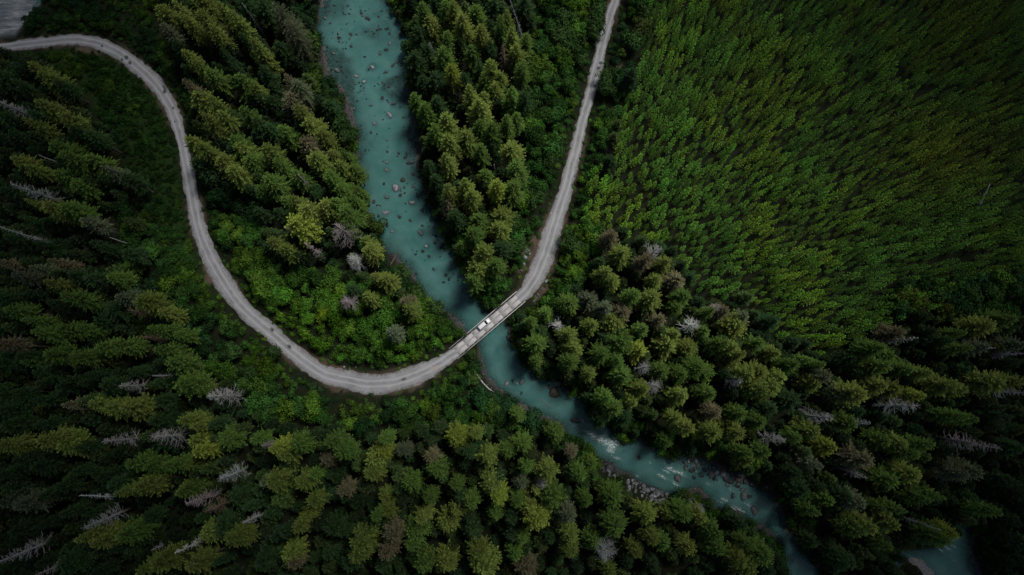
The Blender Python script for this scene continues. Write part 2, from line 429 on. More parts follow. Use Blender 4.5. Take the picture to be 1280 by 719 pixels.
# ------------------------------------------------------------------ roads
m, t, b = newmat('gravel_road'); uvn = N(t, 'ShaderNodeUVMap'); sep = N(t, 'ShaderNodeSeparateXYZ'); L(t, uvn.outputs[0], sep.inputs[0])
co = worldco(t); u, v = sep.outputs[0], sep.outputs[1]
mp = N(t, 'ShaderNodeMapping'); mp.inputs['Scale'].default_value = (1.0, 0.07, 1); L(t, uvn.outputs[0], mp.inputs[0])
streak = noise(t, 3.2, 5, 0.6, mp.outputs[0]); patch = noise(t, 0.22, 5, 0.65, co); grit = noise(t, 5.0, 6, 0.75, co)
base = mixc(t, maprange(t, patch, 0.3, 0.72), (0.15, 0.154, 0.162), (0.33, 0.332, 0.345))
base = mixc(t, maprange(t, streak, 0.35, 0.7, 0.0, 0.6), base, (0.40, 0.39, 0.40))
# wheel tracks: two pale bands either side of a darker crown
au = mth(t, 'ABSOLUTE', mth(t, 'ADD', u, mth(t, 'MULTIPLY', mth(t, 'SUBTRACT', patch, 0.5), 1.2)))
tw = mth(t, 'ABSOLUTE', mth(t, 'SUBTRACT', au, 0.95))
base = mixc(t, maprange(t, tw, 0.0, 0.55, 0.6, 0.0), base, (0.47, 0.475, 0.49))
base = mixc(t, mth(t, 'MULTIPLY', maprange(t, au, 0.0, 0.35, 0.45, 0.0), patch), base, (0.17, 0.165, 0.165))
edge = attr(t, 'edge').outputs['Fac']
ef = maprange(t, mth(t, 'ADD', edge, mth(t, 'MULTIPLY', mth(t, 'SUBTRACT', noise(t, 1.1, 5, 0.7, co), 0.5), 1.3)), 0.66, 1.0, 0.0, 0.8)
base = mixc(t, ef, base, (0.10, 0.095, 0.085))
base = mixc(t, maprange(t, grit, 0.55, 0.8, 0.0, 0.5), base, (0.11, 0.10, 0.10))
base = mixc(t, maprange(t, attr(t, 'wet').outputs['Fac'], 0.35, 0.6), base, (0.085, 0.085, 0.09))
L(t, base, b.inputs['Base Color']); b.inputs['Roughness'].default_value = 0.9; b.inputs['Specular IOR Level'].default_value = 0.2
bp = N(t, 'ShaderNodeBump'); bp.inputs['Strength'].default_value = 0.5; bp.inputs['Distance'].default_value = 0.05; L(t, grit, bp.inputs['Height']); L(t, bp.outputs[0], b.inputs['Normal'])
M_ROAD = m
WET = [(128,58,2),(158,72,3.5),(163,79,3),(153,75,2.5),(205,109,3),(206,115,3),(217,136,2.6),(219,153,1.8),(751,79,3),(748,86,3),(744,108,2.5),(716,231,3),(719,220,2.5),(340,412,3),(361,433,3),(366,437,2),(505,474,3)]
wetw = [(*P(a, b_), r * 0.285) for a, b_, r in WET]
def road(name, R, seed):
    pts = R; n = len(pts); K = 13; V = []; UV = []; E = []; W_ = []; s = 0.0
    tan = np.gradient(pts[:, :2], axis=0); tan /= np.linalg.norm(tan, axis=1)[:, None]
    for i in range(n):
        if i: s += np.linalg.norm(pts[i, :2] - pts[i - 1, :2])
        nrm = np.array([-tan[i, 1], tan[i, 0]])
        fade = min(1, min(i, n - 1 - i) / 4.0) if True else 1
        for k in range(K):
            a = -1 + 2 * k / (K - 1)
            j = (vnoise(s + seed * 31 + (500 if a < 0 else 0), 3.3, 1.7, 1) - 0.5) * 1.5 + (vnoise(s + seed * 17 + (300 if a < 0 else 0), 9.3, 6, 0) - 0.5) * 1.2
            hw = pts[i, 2] / 2 + j * 0.55 * fade * abs(a)
            p = pts[i, :2] + nrm * a * hw
            z = 0.075 * (1 - a * a) + 0.03 - 0.13 * max(0, abs(a) - 0.83) / 0.17
            V.append((p[0], p[1], z)); UV.append((a * hw, s)); E.append(abs(a))
            W_.append(max([math.exp(-(math.hypot(p[0] - q[0], p[1] - q[1]) / q[2]) ** 2) for q in wetw]))
    i = (np.arange(n - 1)[:, None] * K + np.arange(K - 1)[None, :]).ravel()
    q = np.stack([i, i + 1, i + K + 1, i + K], 1)[:, ::-1]
    V = np.array(V)
    me = mesh_from(name, V, q, {'edge': E, 'wet': W_}, True, [M_ROAD], uv=UV)
    return tag(link(name, me), kind='structure')
road('west_gravel_road', RW, 1); road('east_gravel_road', RE, 2)
# pale sandy hollow filled with dried silt on the road before the bridge
def blob_sheet(name, px, py, a, b_, ang, z, mat, seed=0, h=0.012):
    cx, cy = P(px, py); n = 26; V = [(cx, cy, z + h)]
    for k in range(n):
        th = 2 * math.pi * k / n; r = 1 + 0.22 * math.sin(3 * th + seed) + 0.12 * math.sin(7 * th + seed * 2)
        x, y = a * r * math.cos(th), b_ * r * math.sin(th)
        V.append((cx + x * math.cos(ang) - y * math.sin(ang), cy + x * math.sin(ang) + y * math.cos(ang), z - 0.02))
    me = mesh_from(name, V, np.array([(0, k + 1, (k + 1) % n + 1) for k in range(n)]), None, True, [mat]); return link(name, me)
M_SAND = simple('dried_silt', (0.30, 0.275, 0.25), (0.40, 0.36, 0.33), 2.0, 0.95, 0.2)
tag(blob_sheet('silt_patch', 544, 460, 1.9, 0.85, math.radians(22), 0.118, M_SAND), kind='structure')

# ------------------------------------------------------------------ bridge
M_DECK = simple('bleached_planks', (0.44, 0.43, 0.435), (0.62, 0.605, 0.61), 0.5, 0.85, 0.2)
M_TIMB = simple('grey_timber', (0.34, 0.325, 0.32), (0.52, 0.50, 0.49), 2.5, 0.9, 0.2)
M_STEEL = simple('rusted_steel', (0.05, 0.035, 0.03), (0.11, 0.07, 0.055), 2.0, 0.7, 0.1)
M_CONC = simple('concrete', (0.25, 0.24, 0.23), (0.36, 0.35, 0.34), 1.0, 0.9, 0.2)
M_DARKT = simple('dark_timber', (0.05, 0.045, 0.042), (0.10, 0.09, 0.08), 2.0, 0.9, 0.2)  # dark timber tone of kerbs and outriggers
bc = (BA + BB) / 2
br = empty('road_bridge', (bc[0], bc[1], 0.0), BANG)
tag(br, 'narrow timber decked bridge with pale side rails crossing the turquoise river', 'bridge')
hl = BLEN / 2
bm = MB(); nb = 100
for k in range(nb):
    x = -hl + (k + 0.5) * BLEN / nb
    bm.box((x, random.uniform(-0.03, 0.03), 0.0), (BLEN / nb - 0.035, 3.8 + random.uniform(-0.05, 0.05), 0.12))
bm.build('deck', M_TIMB, br)
for s in (-1, 1):
    r = MB()
    for j in range(3):
        y = s * 0.92 + (j - 1) * 0.40
        for k in range(7):
            x0 = -hl + 0.1 + k * (BLEN - 0.2) / 7
            r.box((x0 + (BLEN - 0.2) / 14, y, 0.085 + 0.004 * ((k + j) % 3)), ((BLEN - 0.2) / 7 - 0.012, 0.37, 0.05))
    r.build('running_plank', M_DECK, br)
    kb = MB(); nk = 13
    for k in range(nk):
        x = -hl + (k + 0.5) * BLEN / nk
        kb = MB(); kb.box((0, 0, 0), (BLEN / nk * 0.62, 0.2, 0.22)); kb.build('kerb', M_DARKT, br, loc=(x, s * 1.86, 0.175))
    top = MB(); top.box((0, s * 2.36, 0.92), (BLEN + 2.6, 0.26, 0.14)); top.box((0, s * 2.31, 0.55), (BLEN + 0.8, 0.07, 0.22))
    rail = top.build('guard_rail', M_DECK, br)
    for k in range(11):
        x = -hl + 0.5 + k * (BLEN - 1.0) / 10
        p = MB(); p.box((0, 0, 0), (0.2, 0.16, 1.35)); p.build('post', M_TIMB, br, loc=(x, s * 2.48, 0.17))
        p = MB(); p.box((0, 0, 0), (0.22, 0.55, 0.16)); p.build('outrigger', M_DARKT, br, loc=(x, s * 2.1, -0.16))
    gd = MB(); gd.box((0, s * 1.15, -0.72), (BLEN - 0.6, 0.05, 1.1)); gd.box((0, s * 1.15, -0.13), (BLEN - 0.6, 0.34, 0.06)); gd.box((0, s * 1.15, -1.29), (BLEN - 0.6, 0.34, 0.06))
    gd.build('girder', M_STEEL, br)
for s in (-1, 1):
    ab = MB(); ab.box((s * (hl - 0.2), 0, -2.2), (0.9, 4.4, 2.9)); ab.box((s * (hl + 0.35), 0, -0.55), (0.35, 4.5, 0.9))
    ab.build('abutment', M_CONC, br)

# ------------------------------------------------------------------ car
m, t, b = newmat('white_car_paint'); b.inputs['Base Color'].default_value = (0.82, 0.83, 0.84, 1); b.inputs['Roughness'].default_value = 0.28; b.inputs['Coat Weight'].default_value = 0.5
n = noise(t, 3.0, 4, 0.6, objco(t)); L(t, mixc(t, maprange(t, n, 0.3, 0.8, 0, 0.18), (0.84, 0.85, 0.86), (0.55, 0.53, 0.50)), b.inputs['Base Color']); M_PAINT = m
m, t, b = newmat('car_glass'); b.inputs['Base Color'].default_value = (0.012, 0.014, 0.016, 1); b.inputs['Roughness'].default_value = 0.06; M_GLASS = m
M_TYRE = simple('tyre_rubber', (0.02, 0.02, 0.02), (0.04, 0.04, 0.04), 5, 0.9)
m, t, b = newmat('alloy'); b.inputs['Base Color'].default_value = (0.45, 0.45, 0.46, 1); b.inputs['Metallic'].default_value = 0.9; b.inputs['Roughness'].default_value = 0.35; M_ALLOY = m
m, t, b = newmat('lamp_lens'); b.inputs['Base Color'].default_value = (0.6, 0.62, 0.65, 1); b.inputs['Roughness'].default_value = 0.1; M_LENS = m
m, t, b = newmat('tail_lens'); b.inputs['Base Color'].default_value = (0.35, 0.01, 0.01, 1); b.inputs['Roughness'].default_value = 0.15; M_TAIL = m
cx, cy = P(605.2, 405.2, 1.0)
car = empty('white_car', (cx, cy, 0.115), BANG)
tag(car, 'white estate car with dark windscreen driving across the bridge', 'car')
def loft(secs, mat, name, parent, smooth=False):
    """secs: list of (x, [(y,z)...]) closed sections, mirrored"""
    V = []; k = len(secs[0][1])
    for x, s in secs: V += [(x, y, z) for y, z in s]
    q = []; n = len(secs)
    for i in range(n - 1):
        for j in range(k): q.append((i * k + j, i * k + (j + 1) % k, (i + 1) * k + (j + 1) % k, (i + 1) * k + j))
    me = mesh_from(name, V, [np.array(q), np.array([tuple(range(k))[::-1], tuple((n - 1) * k + j for j in range(k))])], mats=[mat], smooth=smooth)
    return link(name, me, parent)
def sec(w_, z0, z1, wt=None, r=0.12):
    wt = wt or w_; return [(-w_ + r, z0), (w_ - r, z0), (w_, z0 + r), (w_, (z0 + z1) * .5), (wt, z1 - r), (wt - r, z1), (-wt + r, z1), (-wt, z1 - r), (-w_, (z0 + z1) * .5), (-w_, z0 + r)]
body = loft([(-2.55, sec(.80, .42, .92, .76)), (-2.48, sec(.93, .34, 1.02, .88)), (-1.6, sec(.96, .30, 1.06, .92)), (0.9, sec(.96, .30, 1.04, .90)), (1.35, sec(.96, .30, 1.02, .88)), (2.1, sec(.94, .32, .96, .80)), (2.45, sec(.88, .36, .86, .72)), (2.56, sec(.74, .42, .72, .62))], M_PAINT, 'body', car, True)
cabin = loft([(-2.42, sec(.84, 1.0, 1.30, .78)), (-2.15, sec(.85, 1.0, 1.66, .70)), (0.25, sec(.85, 1.0, 1.70, .69)), (0.55, sec(.85, .98, 1.56, .70)), (1.22, sec(.84, .96, 1.08, .80, .05))], M_GLASS, 'window_glass', car)
roof = loft([(-2.38, sec(.74, 1.66, 1.70, .70, .018)), (-2.1, sec(.76, 1.66, 1.755, .72, .03)), (0.1, sec(.76, 1.68, 1.775, .72, .03)), (0.42, sec(.73, 1.63, 1.70, .70, .02))], M_PAINT, 'roof', car, True)
for s in (-1, 1):
    p = MB(); p.tube([(-2.1, s * .62, 1.80), (-1.0, s * .62, 1.84), (0.1, s * .62, 1.81)], 0.025, 5); p.build('roof_rail', M_ALLOY, car)
    for x0, x1, z1 in ((-2.3, -2.1, 1.66), (-0.75, -0.70, 1.68), (0.30, 0.42, 1.64)):
        p = MB(); p.tube([(x0 if x0 < 0 else 1.15, s * .855, 1.03), (x1, s * .74, z1)], 0.05, 5); p.build('pillar', M_PAINT, car)
    p = MB(); p.box((0.95, s * 1.05, 1.10), (0.14, 0.2, 0.15), 0, 0.85); p.build('mirror', M_PAINT, car)
    p = MB(); p.box((2.42, s * .66, .76), (0.22, 0.34, 0.16), s * -0.3); p.build('headlight', M_LENS, car)
    p = MB(); p.box((-2.53, s * .76, .86), (0.08, 0.16, 0.30)); p.build('tail_light', M_TAIL, car)
    for x in (-1.55, 1.55):
        wv = MB(); wv.tube([(0, -.12, 0), (0, .12, 0)], 0.36, 18); wh = wv.build('wheel', M_TYRE, car, loc=(x, s * .86, .36))
        rv = MB(); rv.tube([(0, -.128, 0), (0, .128, 0)], 0.2, 12); rv.build('rim', M_ALLOY, wh)
p = MB(); p.box((2.56, 0, .58), (0.06, 0.8, 0.2)); p.build('grille', M_GLASS, car)
p = MB(); p.box((-2.57, 0, .60), (0.03, 0.5, 0.12)); p.build('number_plate', M_LENS, car)

# ------------------------------------------------------------------ foliage prototypes
def quad_arrays(C, D, U, Ln, Wd):
    """centres C, direction D (unit), side U (unit), length, width -> leaf-shaped quads (kite)"""
    a = C - D * Ln[:, None] * .5; c_ = C + D * Ln[:, None] * .5
    b_ = C + U * Wd[:, None] * .5 - D * Ln[:, None] * .08; d_ = C - U * Wd[:, None] * .5 - D * Ln[:, None] * .08
    return np.stack([a, b_, c_, d_], 1).reshape(-1, 3)

def conifer_crown(seed, H=28.0, R=4.6, layers=20, per=9, base=0.16, power=0.8, sprays=7, lscale=1.0, ragged=0.25, droop=0.35, dens=1.0):
    r = np.random.default_rng(seed); C = []; D = []; U = []; Ln = []; Wd = []; T = []
    for k in range(layers):
        f = (k + r.uniform(-.3, .3)) / (layers - 1); f = min(max(f, 0), 1)
        z0 = H * (base + (0.985 - base) * f)
        env = R * (1 - f) ** power * (0.55 + 0.45 * min(1, f / 0.18)) + 0.25
        n = max(4, int(per * (0.55 + 0.6 * (1 - f)))); ph0 = r.uniform(0, 6.28)
        for j in range(n):
            if r.random() < 0.06: continue
            ph = ph0 + 6.283 * (j + r.uniform(-.28, .28)) / n
            Lb = env * (1 + r.uniform(-ragged, ragged * 0.7))
            up = 0.55 * f - droop * (1 - f) + r.uniform(-.1, .1)
            d = np.array([math.cos(ph), math.sin(ph), up]); side = np.array([-math.sin(ph), math.cos(ph), 0])
            m_ = max(2, int(sprays * Lb / R * 1.0 + 1.5))
            for i in range(m_):
                s = (i + 0.7) / (m_ + .2); p = d * Lb * s + np.array([0, 0, z0 + 0.12 * Lb * s * s * (-1 if f < .5 else 1)])
                wlat = (0.42 * Lb * (1 - s) + 0.42 * (lscale if lscale < .6 else 1)) * max(lscale, .62)
                for sg in (-1, 1):
                    a_ = r.uniform(.55, .95); dd = d * math.cos(a_) + side * sg * math.sin(a_) + np.array([0, 0, r.uniform(-.28, .08)])
                    dd /= np.linalg.norm(dd); l = wlat * r.uniform(.8, 1.25)
                    nrm = np.array([r.uniform(-.45, .45), r.uniform(-.45, .45), 1.0]); uu = np.cross(nrm, dd); uu /= np.linalg.norm(uu)
                    C.append(p + dd * l * .5); D.append(dd); U.append(uu); Ln.append(l); Wd.append(max(.2, l * .34) * dens); T.append(s)
            dd = d / np.linalg.norm(d); nrm = np.array([r.uniform(-.3, .3), r.uniform(-.3, .3), 1.0]); uu = np.cross(nrm, dd); uu /= np.linalg.norm(uu)
            l = 0.9 * lscale; C.append(d * Lb + np.array([0, 0, z0 + 0.1 * Lb * (-1 if f < .5 else 1)])); D.append(dd); U.append(uu); Ln.append(l); Wd.append(.38 * dens); T.append(1.15)
    # leader
    for j in range(5):
        a_ = r.uniform(0, 6.28); dd = np.array([.25 * math.cos(a_), .25 * math.sin(a_), 1.]); dd /= np.linalg.norm(dd)
        uu = np.cross(dd, [math.sin(a_ * 3), math.cos(a_ * 3), .1]); uu /= np.linalg.norm(uu)
        C.append(np.array([0, 0, H * (0.985 - .012 * j)])); D.append(dd); U.append(uu); Ln.append(1.0 * lscale); Wd.append(.4); T.append(1.2)
    C, D, U, Ln, Wd, T = map(np.array, (C, D, U, Ln, Wd, T))
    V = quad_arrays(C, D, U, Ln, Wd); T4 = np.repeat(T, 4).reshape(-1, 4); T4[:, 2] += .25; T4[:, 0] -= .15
    return V, np.arange(len(V)).reshape(-1, 4), np.clip(T4.ravel(), 0, 1)

def bush_crown(seed, R=3.2, H=6.0, lobes=9, n=1300, leaf=0.44):
    r = np.random.default_rng(seed); cs = []
    for k in range(lobes):
        a_ = r.uniform(0, 6.28); q = math.sqrt(r.random()) * .72
        cs.append((R * q * math.cos(a_), R * q * math.sin(a_), H * (.50 + .25 * (1 - q) + r.uniform(-.06, .1)), R * r.uniform(.30, .52)))
    cs.append((0, 0, H * .6, R * .55))
    cs = np.array(cs); pick = r.choice(len(cs), n, p=cs[:, 3] ** 2 / (cs[:, 3] ** 2).sum())
    d = r.normal(size=(n, 3)); d[:, 2] = np.abs(d[:, 2]) * 1.0 - .25; d /= np.linalg.norm(d, axis=1)[:, None]
    rad = cs[pick, 3] * r.uniform(.72, 1.08, n)
    C = cs[pick, :3] + d * rad[:, None] * np.array([1, 1, .85])
    D = np.cross(d, r.normal(size=(n, 3))) + d * .25; D /= np.linalg.norm(D, axis=1)[:, None]
    nn_ = d + r.normal(size=(n, 3)) * .35; U = np.cross(nn_, D); U /= np.linalg.norm(U, axis=1)[:, None]
    Ln = leaf * r.uniform(.7, 1.4, n); Wd = Ln * r.uniform(.55, .8, n)
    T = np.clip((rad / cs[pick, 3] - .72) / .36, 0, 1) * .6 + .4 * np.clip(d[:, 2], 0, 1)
    V = quad_arrays(C, D, U, Ln, Wd)
    return V, np.arange(len(V)).reshape(-1, 4), np.repeat(T, 4)

def trunk_mesh(H, r0, name='trunk'):
    b_ = MB(); b_.tube([(0, 0, -.6), (0, 0, .25), (.05, .03, H * .35), (0, .06, H * .7), (0, 0, H * .97)], [r0 * 1.5, r0 * 1.05, r0 * .8, r0 * .45, .04], 7)
    return b_.mesh(name, [M_BARK], True)

def with_trunk(V, Q, T, H, r0, stems=1):
    """joins a simple tapered stem to the leaves: vertex, face and material index arrays"""
    b_ = MB()
    for k in range(stems):
        a_ = 2.1 * k; s = 0.0 if stems == 1 else H * .16
        b_.tube([(0, 0, -.5), (s * math.cos(a_), s * math.sin(a_), H * .45), (s * 1.7 * math.cos(a_), s * 1.7 * math.sin(a_), H * .8)], [r0, r0 * .7, .03], 4, False)
    tv = np.array(b_.v); tq = np.array(b_.q) + len(V)
    return np.concatenate([V, tv]), np.concatenate([Q, tq]), np.concatenate([T, np.zeros(len(tv))]), np.concatenate([np.zeros(len(Q), int), np.ones(len(tq), int)])

CONV = []; CON = []      # mature conifers: (crown mesh, trunk mesh, H, R)
for k, kw in enumerate([dict(R=4.7, power=.72, base=.40), dict(R=4.3, power=.8, base=.34), dict(R=5.0, power=.64, per=11, base=.46, ragged=.32), dict(R=4.5, power=.7, droop=.45, base=.42), dict(R=4.0, power=.88, ragged=.35, base=.33), dict(R=4.9, power=.6, base=.44, per=10, droop=.2, ragged=.34), dict(R=4.4, power=.76, ragged=.42, per=8, base=.42), dict(R=5.1, power=.62, base=.42, droop=.3, ragged=.36)]):
    CONV.append(conifer_crown(150 + k, **{**kw, 'sprays': 6, 'per': 8}))
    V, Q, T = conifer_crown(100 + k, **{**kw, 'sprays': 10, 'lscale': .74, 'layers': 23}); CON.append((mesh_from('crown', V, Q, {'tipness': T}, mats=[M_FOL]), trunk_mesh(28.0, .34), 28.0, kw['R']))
STARV, STARQ, START = conifer_crown(140, R=7.0, layers=14, per=11, power=.75, sprays=11, ragged=.2, droop=.55, lscale=.75, dens=.8)
CON_STAR = (mesh_from('crown', STARV, STARQ, {'tipness': START}, mats=[M_FOL]), trunk_mesh(28.0, .4), 28.0, 7.0)
CONL = [conifer_crown(200 + k, H=20.0, R=3.9, layers=15, per=7, sprays=4, lscale=1.35, ragged=.3, power=.7 + .05 * k, base=.3) for k in range(5)]   # lighter, for the mass
YNG = [conifer_crown(300 + k, H=9.5, R=.98, layers=11, per=6, base=.12, sprays=2, lscale=.36, ragged=.25, droop=-.3, power=.55 + .07 * k, dens=.62) for k in range(6)]
BUSH = [bush_crown(400 + k, lobes=7 + k % 4) for k in range(7)]
BUSHL = [bush_crown(450 + k, n=480, leaf=.62) for k in range(4)]

TINT = dict(o=(.072, .098, .020), g=(.046, .083, .016), d=(.017, .036, .012), b=(.078, .072, .038), y=(.100, .132, .020), w=(.050, .064, .034))
CNAME = dict(o='olive green', g='mid green', d='dark green', b='brownish grey green', y='yellow green', w='greyish green')

# ------------------------------------------------------------------ tree positions (crown centres on the map)
CONIFERS = """
32,80,d;50,88,o;64,100,o;80,108,d;60,135,o;88,150,o;48,158,o;100,166,d;10,102,d;35,112,d;14,150,d;26,172,d;120,172,d;212,22,o;232,16,o;214,46,w;228,62,d
30,204,o;48,212,o;80,188,g;97,200,g;84,222,g;104,234,g;122,204,g;145,216,w;165,226,d;54,258,o;76,264,o;96,264,g;118,280,w;18,242,d;40,276,d;10,330,b;30,346,w;80,330,b;102,346,d;56,338,w;76,356,o;122,350,d;150,350,g;166,318,d;132,310,d;60,308,d;22,300,d
25,388,g;46,400,g;10,372,d;102,374,g;60,420,g;88,412,g;114,412,g;76,444,g;106,446,g;136,434,g;160,434,g;162,372,w;190,380,o;210,394,o;202,412,g;150,388,d;134,402,d;14,430,b;36,446,d;8,452,d;60,466,d;90,474,d;120,468,d;30,490,d;56,500,d;14,512,d;95,506,b;124,504,o;146,510,o;170,510,o;60,530,d;20,530,d;210,440,g;226,456,g;232,420,g;206,500,d;142,482,d;172,464,d;202,526,d
70,552,o;90,556,o;108,558,d;14,556,o;32,574,d;56,582,d;12,592,d;176,578,g;196,582,g;220,584,g;136,596,d;150,604,d;166,612,o;186,606,o;232,612,o;16,626,w;38,626,w;62,618,d;84,606,d;112,670,o;132,674,o;166,666,g;150,684,d;190,644,d;186,706,o;208,700,o;90,702,d;32,660,d;60,654,d;10,682,d;62,700,d;120,640,d;90,640,d;130,712,d;16,712,d;102,588,d
240,30,o;262,30,o;276,48,o;282,14,o;298,28,o;322,60,o;332,74,o;308,52,d;240,72,o;254,86,o;268,98,g;286,72,d;296,88,d;246,114,b;254,126,o;272,132,o;282,148,o;264,152,o;304,104,g;320,110,o;328,126,d;342,128,d;362,102,b;374,112,w;366,124,b;378,142,o;390,156,o;310,144,g;326,156,d;358,166,g;400,126,d;412,134,d;406,172,o;386,180,b;298,176,g;246,180,o;260,188,o;256,6,o;332,10,d;310,8,d;352,62,d;334,92,d;340,164,d
284,204,o;296,218,o;304,188,o;318,202,g;340,192,o;352,208,g;344,230,g;330,238,g;390,188,b;402,202,o;420,196,o;428,210,o;414,222,g;430,236,g;442,250,g;378,224,g;372,254,o;386,266,o;376,282,y;344,304,o;358,312,o;410,260,o;422,270,o;432,284,g;360,254,g;352,268,d;396,246,d;250,206,d
536,34,o;530,18,g;570,20,o;578,32,o;558,14,g;596,20,g;604,46,o;634,26,o;626,34,g;560,54,g;556,74,g;590,68,g;568,92,y;546,102,d;530,104,d;614,90,o;626,102,o;620,116,o;590,120,o;606,126,o;598,138,o;548,130,d;532,138,g;518,122,g;558,154,o;544,166,g;600,160,g;616,166,g;634,158,g;582,174,o;564,180,o;646,68,o;656,56,g;642,48,o;576,58,d;612,62,d;600,86,d;534,66,d;524,44,d;652,92,g;610,106,g;646,150,g;656,126,d;640,122,g;656,8,d;618,8,d;548,4,d;520,76,d;580,102,d
430,190,g;442,212,g;446,236,g;456,300,o;462,312,o;472,346,o;484,352,o;426,256,g;436,268,g;566,190,o;558,202,o;600,190,g;562,240,o;560,256,b;582,234,o;588,246,o;608,220,g;622,236,y;640,188,o;646,214,g;628,270,o;624,286,o;598,274,g;594,292,g;578,306,g;606,316,o;600,336,o;592,350,g;570,272,d;546,226,d;536,208,d;640,240,g;626,312,d;620,332,g
440,362,d;462,374,o;510,376,b;516,388,o;572,396,o;580,404,o;492,416,w
470,574,o;464,590,o;480,564,y;482,618,o;488,634,o;474,640,g;434,610,b;454,676,o;450,690,o;520,660,g;530,644,o;516,680,g;486,684,b;492,664,b;560,652,o;572,638,o;600,690,o;606,706,o;556,702,o;540,570,b;546,586,g;506,562,w;586,564,d;610,570,o;636,562,g;614,604,o;626,618,y;570,606,g;536,620,g;516,602,g;500,612,d;590,626,g;620,640,g;574,544,y;596,542,o;650,602,w;646,622,g;652,670,g;642,690,g;440,702,d;462,660,d;590,662,d;430,662,d;530,702,g;480,548,g;432,562,g
256,562,y;250,550,o;240,580,o;236,610,g;286,548,g;326,548,g;350,558,y;362,568,o;336,602,w;346,600,o;376,552,g;394,592,g;384,598,o;412,574,b;420,552,g;384,642,o;396,624,o;378,654,o;370,702,b;364,688,o;300,672,o;284,656,d;260,666,o;314,632,d;340,640,d;250,702,o;276,700,d;332,700,d;412,690,d;418,658,d;300,620,d
250,484,o;238,480,g;242,526,o;252,532,o;272,530,d
762,298,b;776,316,o;756,342,o;764,352,o;806,326,b;832,328,o;842,350,b;820,352,o;712,380,g;736,376,w;756,386,w;776,390,b;766,402,o;790,370,g;814,374,o;802,412,g;824,400,b;846,384,g;840,420,o;856,436,o;836,432,o;776,428,g;796,438,y;738,408,o;710,420,o;716,436,o;750,440,g;770,450,g;778,470,g;710,452,g;736,466,o;670,428,g;664,402,g;682,392,g;672,450,g;826,464,g;802,488,o;790,502,o;850,494,o;844,522,o;856,532,o;756,496,g;766,512,g;780,522,d;752,524,d
850,370,g;900,388,b;926,396,w;918,404,o;886,392,g;912,436,o;922,444,o;946,430,g;966,440,o;944,462,o;930,468,o;970,472,o;960,480,o;1014,478,o;1026,470,w;986,458,g;1006,450,g;1052,492,w;1066,492,o;880,464,g;868,458,g;850,466,g;886,490,g;892,516,b;938,490,g;946,484,o;922,516,g;946,526,g;914,534,o;1008,536,o;1052,526,d;960,510,d;986,500,d;900,430,g;884,440,d;878,414,g;1020,456,g
834,552,g;930,566,g;888,542,o;918,544,o;990,544,g;932,574,o;952,564,g;1034,558,y;1074,572,b;1016,580,w;992,590,d;1030,626,g;1052,620,d;1066,626,w;1000,612,d;1016,678,d;1040,688,d;1058,702,d;1066,660,g;1018,640,g
646,518,g;654,552,g;660,582,g;684,588,o;670,612,o;670,646,y;660,630,o;694,542,g;718,566,b;738,576,g;724,592,g;730,622,g;768,618,g;768,656,g;708,640,w;710,666,o;714,686,o;740,676,g;808,642,o;838,642,o;814,668,o;794,688,o;828,680,g;858,684,o;854,640,g;874,646,o;894,682,g;888,664,g;920,696,o;932,706,o;934,678,g;950,692,g;928,656,d;658,708,b;762,712,o;690,620,g
1118,416,b;1086,436,g;1060,448,d;1094,458,g;1106,446,g;1070,466,d;1096,482,o;1110,486,o;1130,462,g;1150,466,o;1182,482,o;1192,486,o;1190,416,g;1178,426,d;1222,408,o;1252,400,g;1216,434,w;1196,436,g;1254,476,o;1234,478,o;1140,494,y;1190,520,g;1206,522,g;1058,528,g;1264,430,w;1260,452,d
1098,550,g;1116,552,o;1128,564,g;1146,558,g;1134,594,o;1106,598,g;1190,592,w;1204,590,w;1162,618,g;1146,620,g;1092,634,g;1116,636,g;1078,656,o;1106,652,o;1180,662,y;1166,670,g;1216,634,d;1232,640,g;1266,560,d;1052,702,d;1104,680,g;1250,520,d
"""
TALLSTAR = [(352, 18), (366, 38)]
con = []
for tok in CONIFERS.replace('\n', ';').split(';'):
    if tok.strip():
        a, b_, c_ = tok.split(','); con.append((float(a), float(b_), c_))
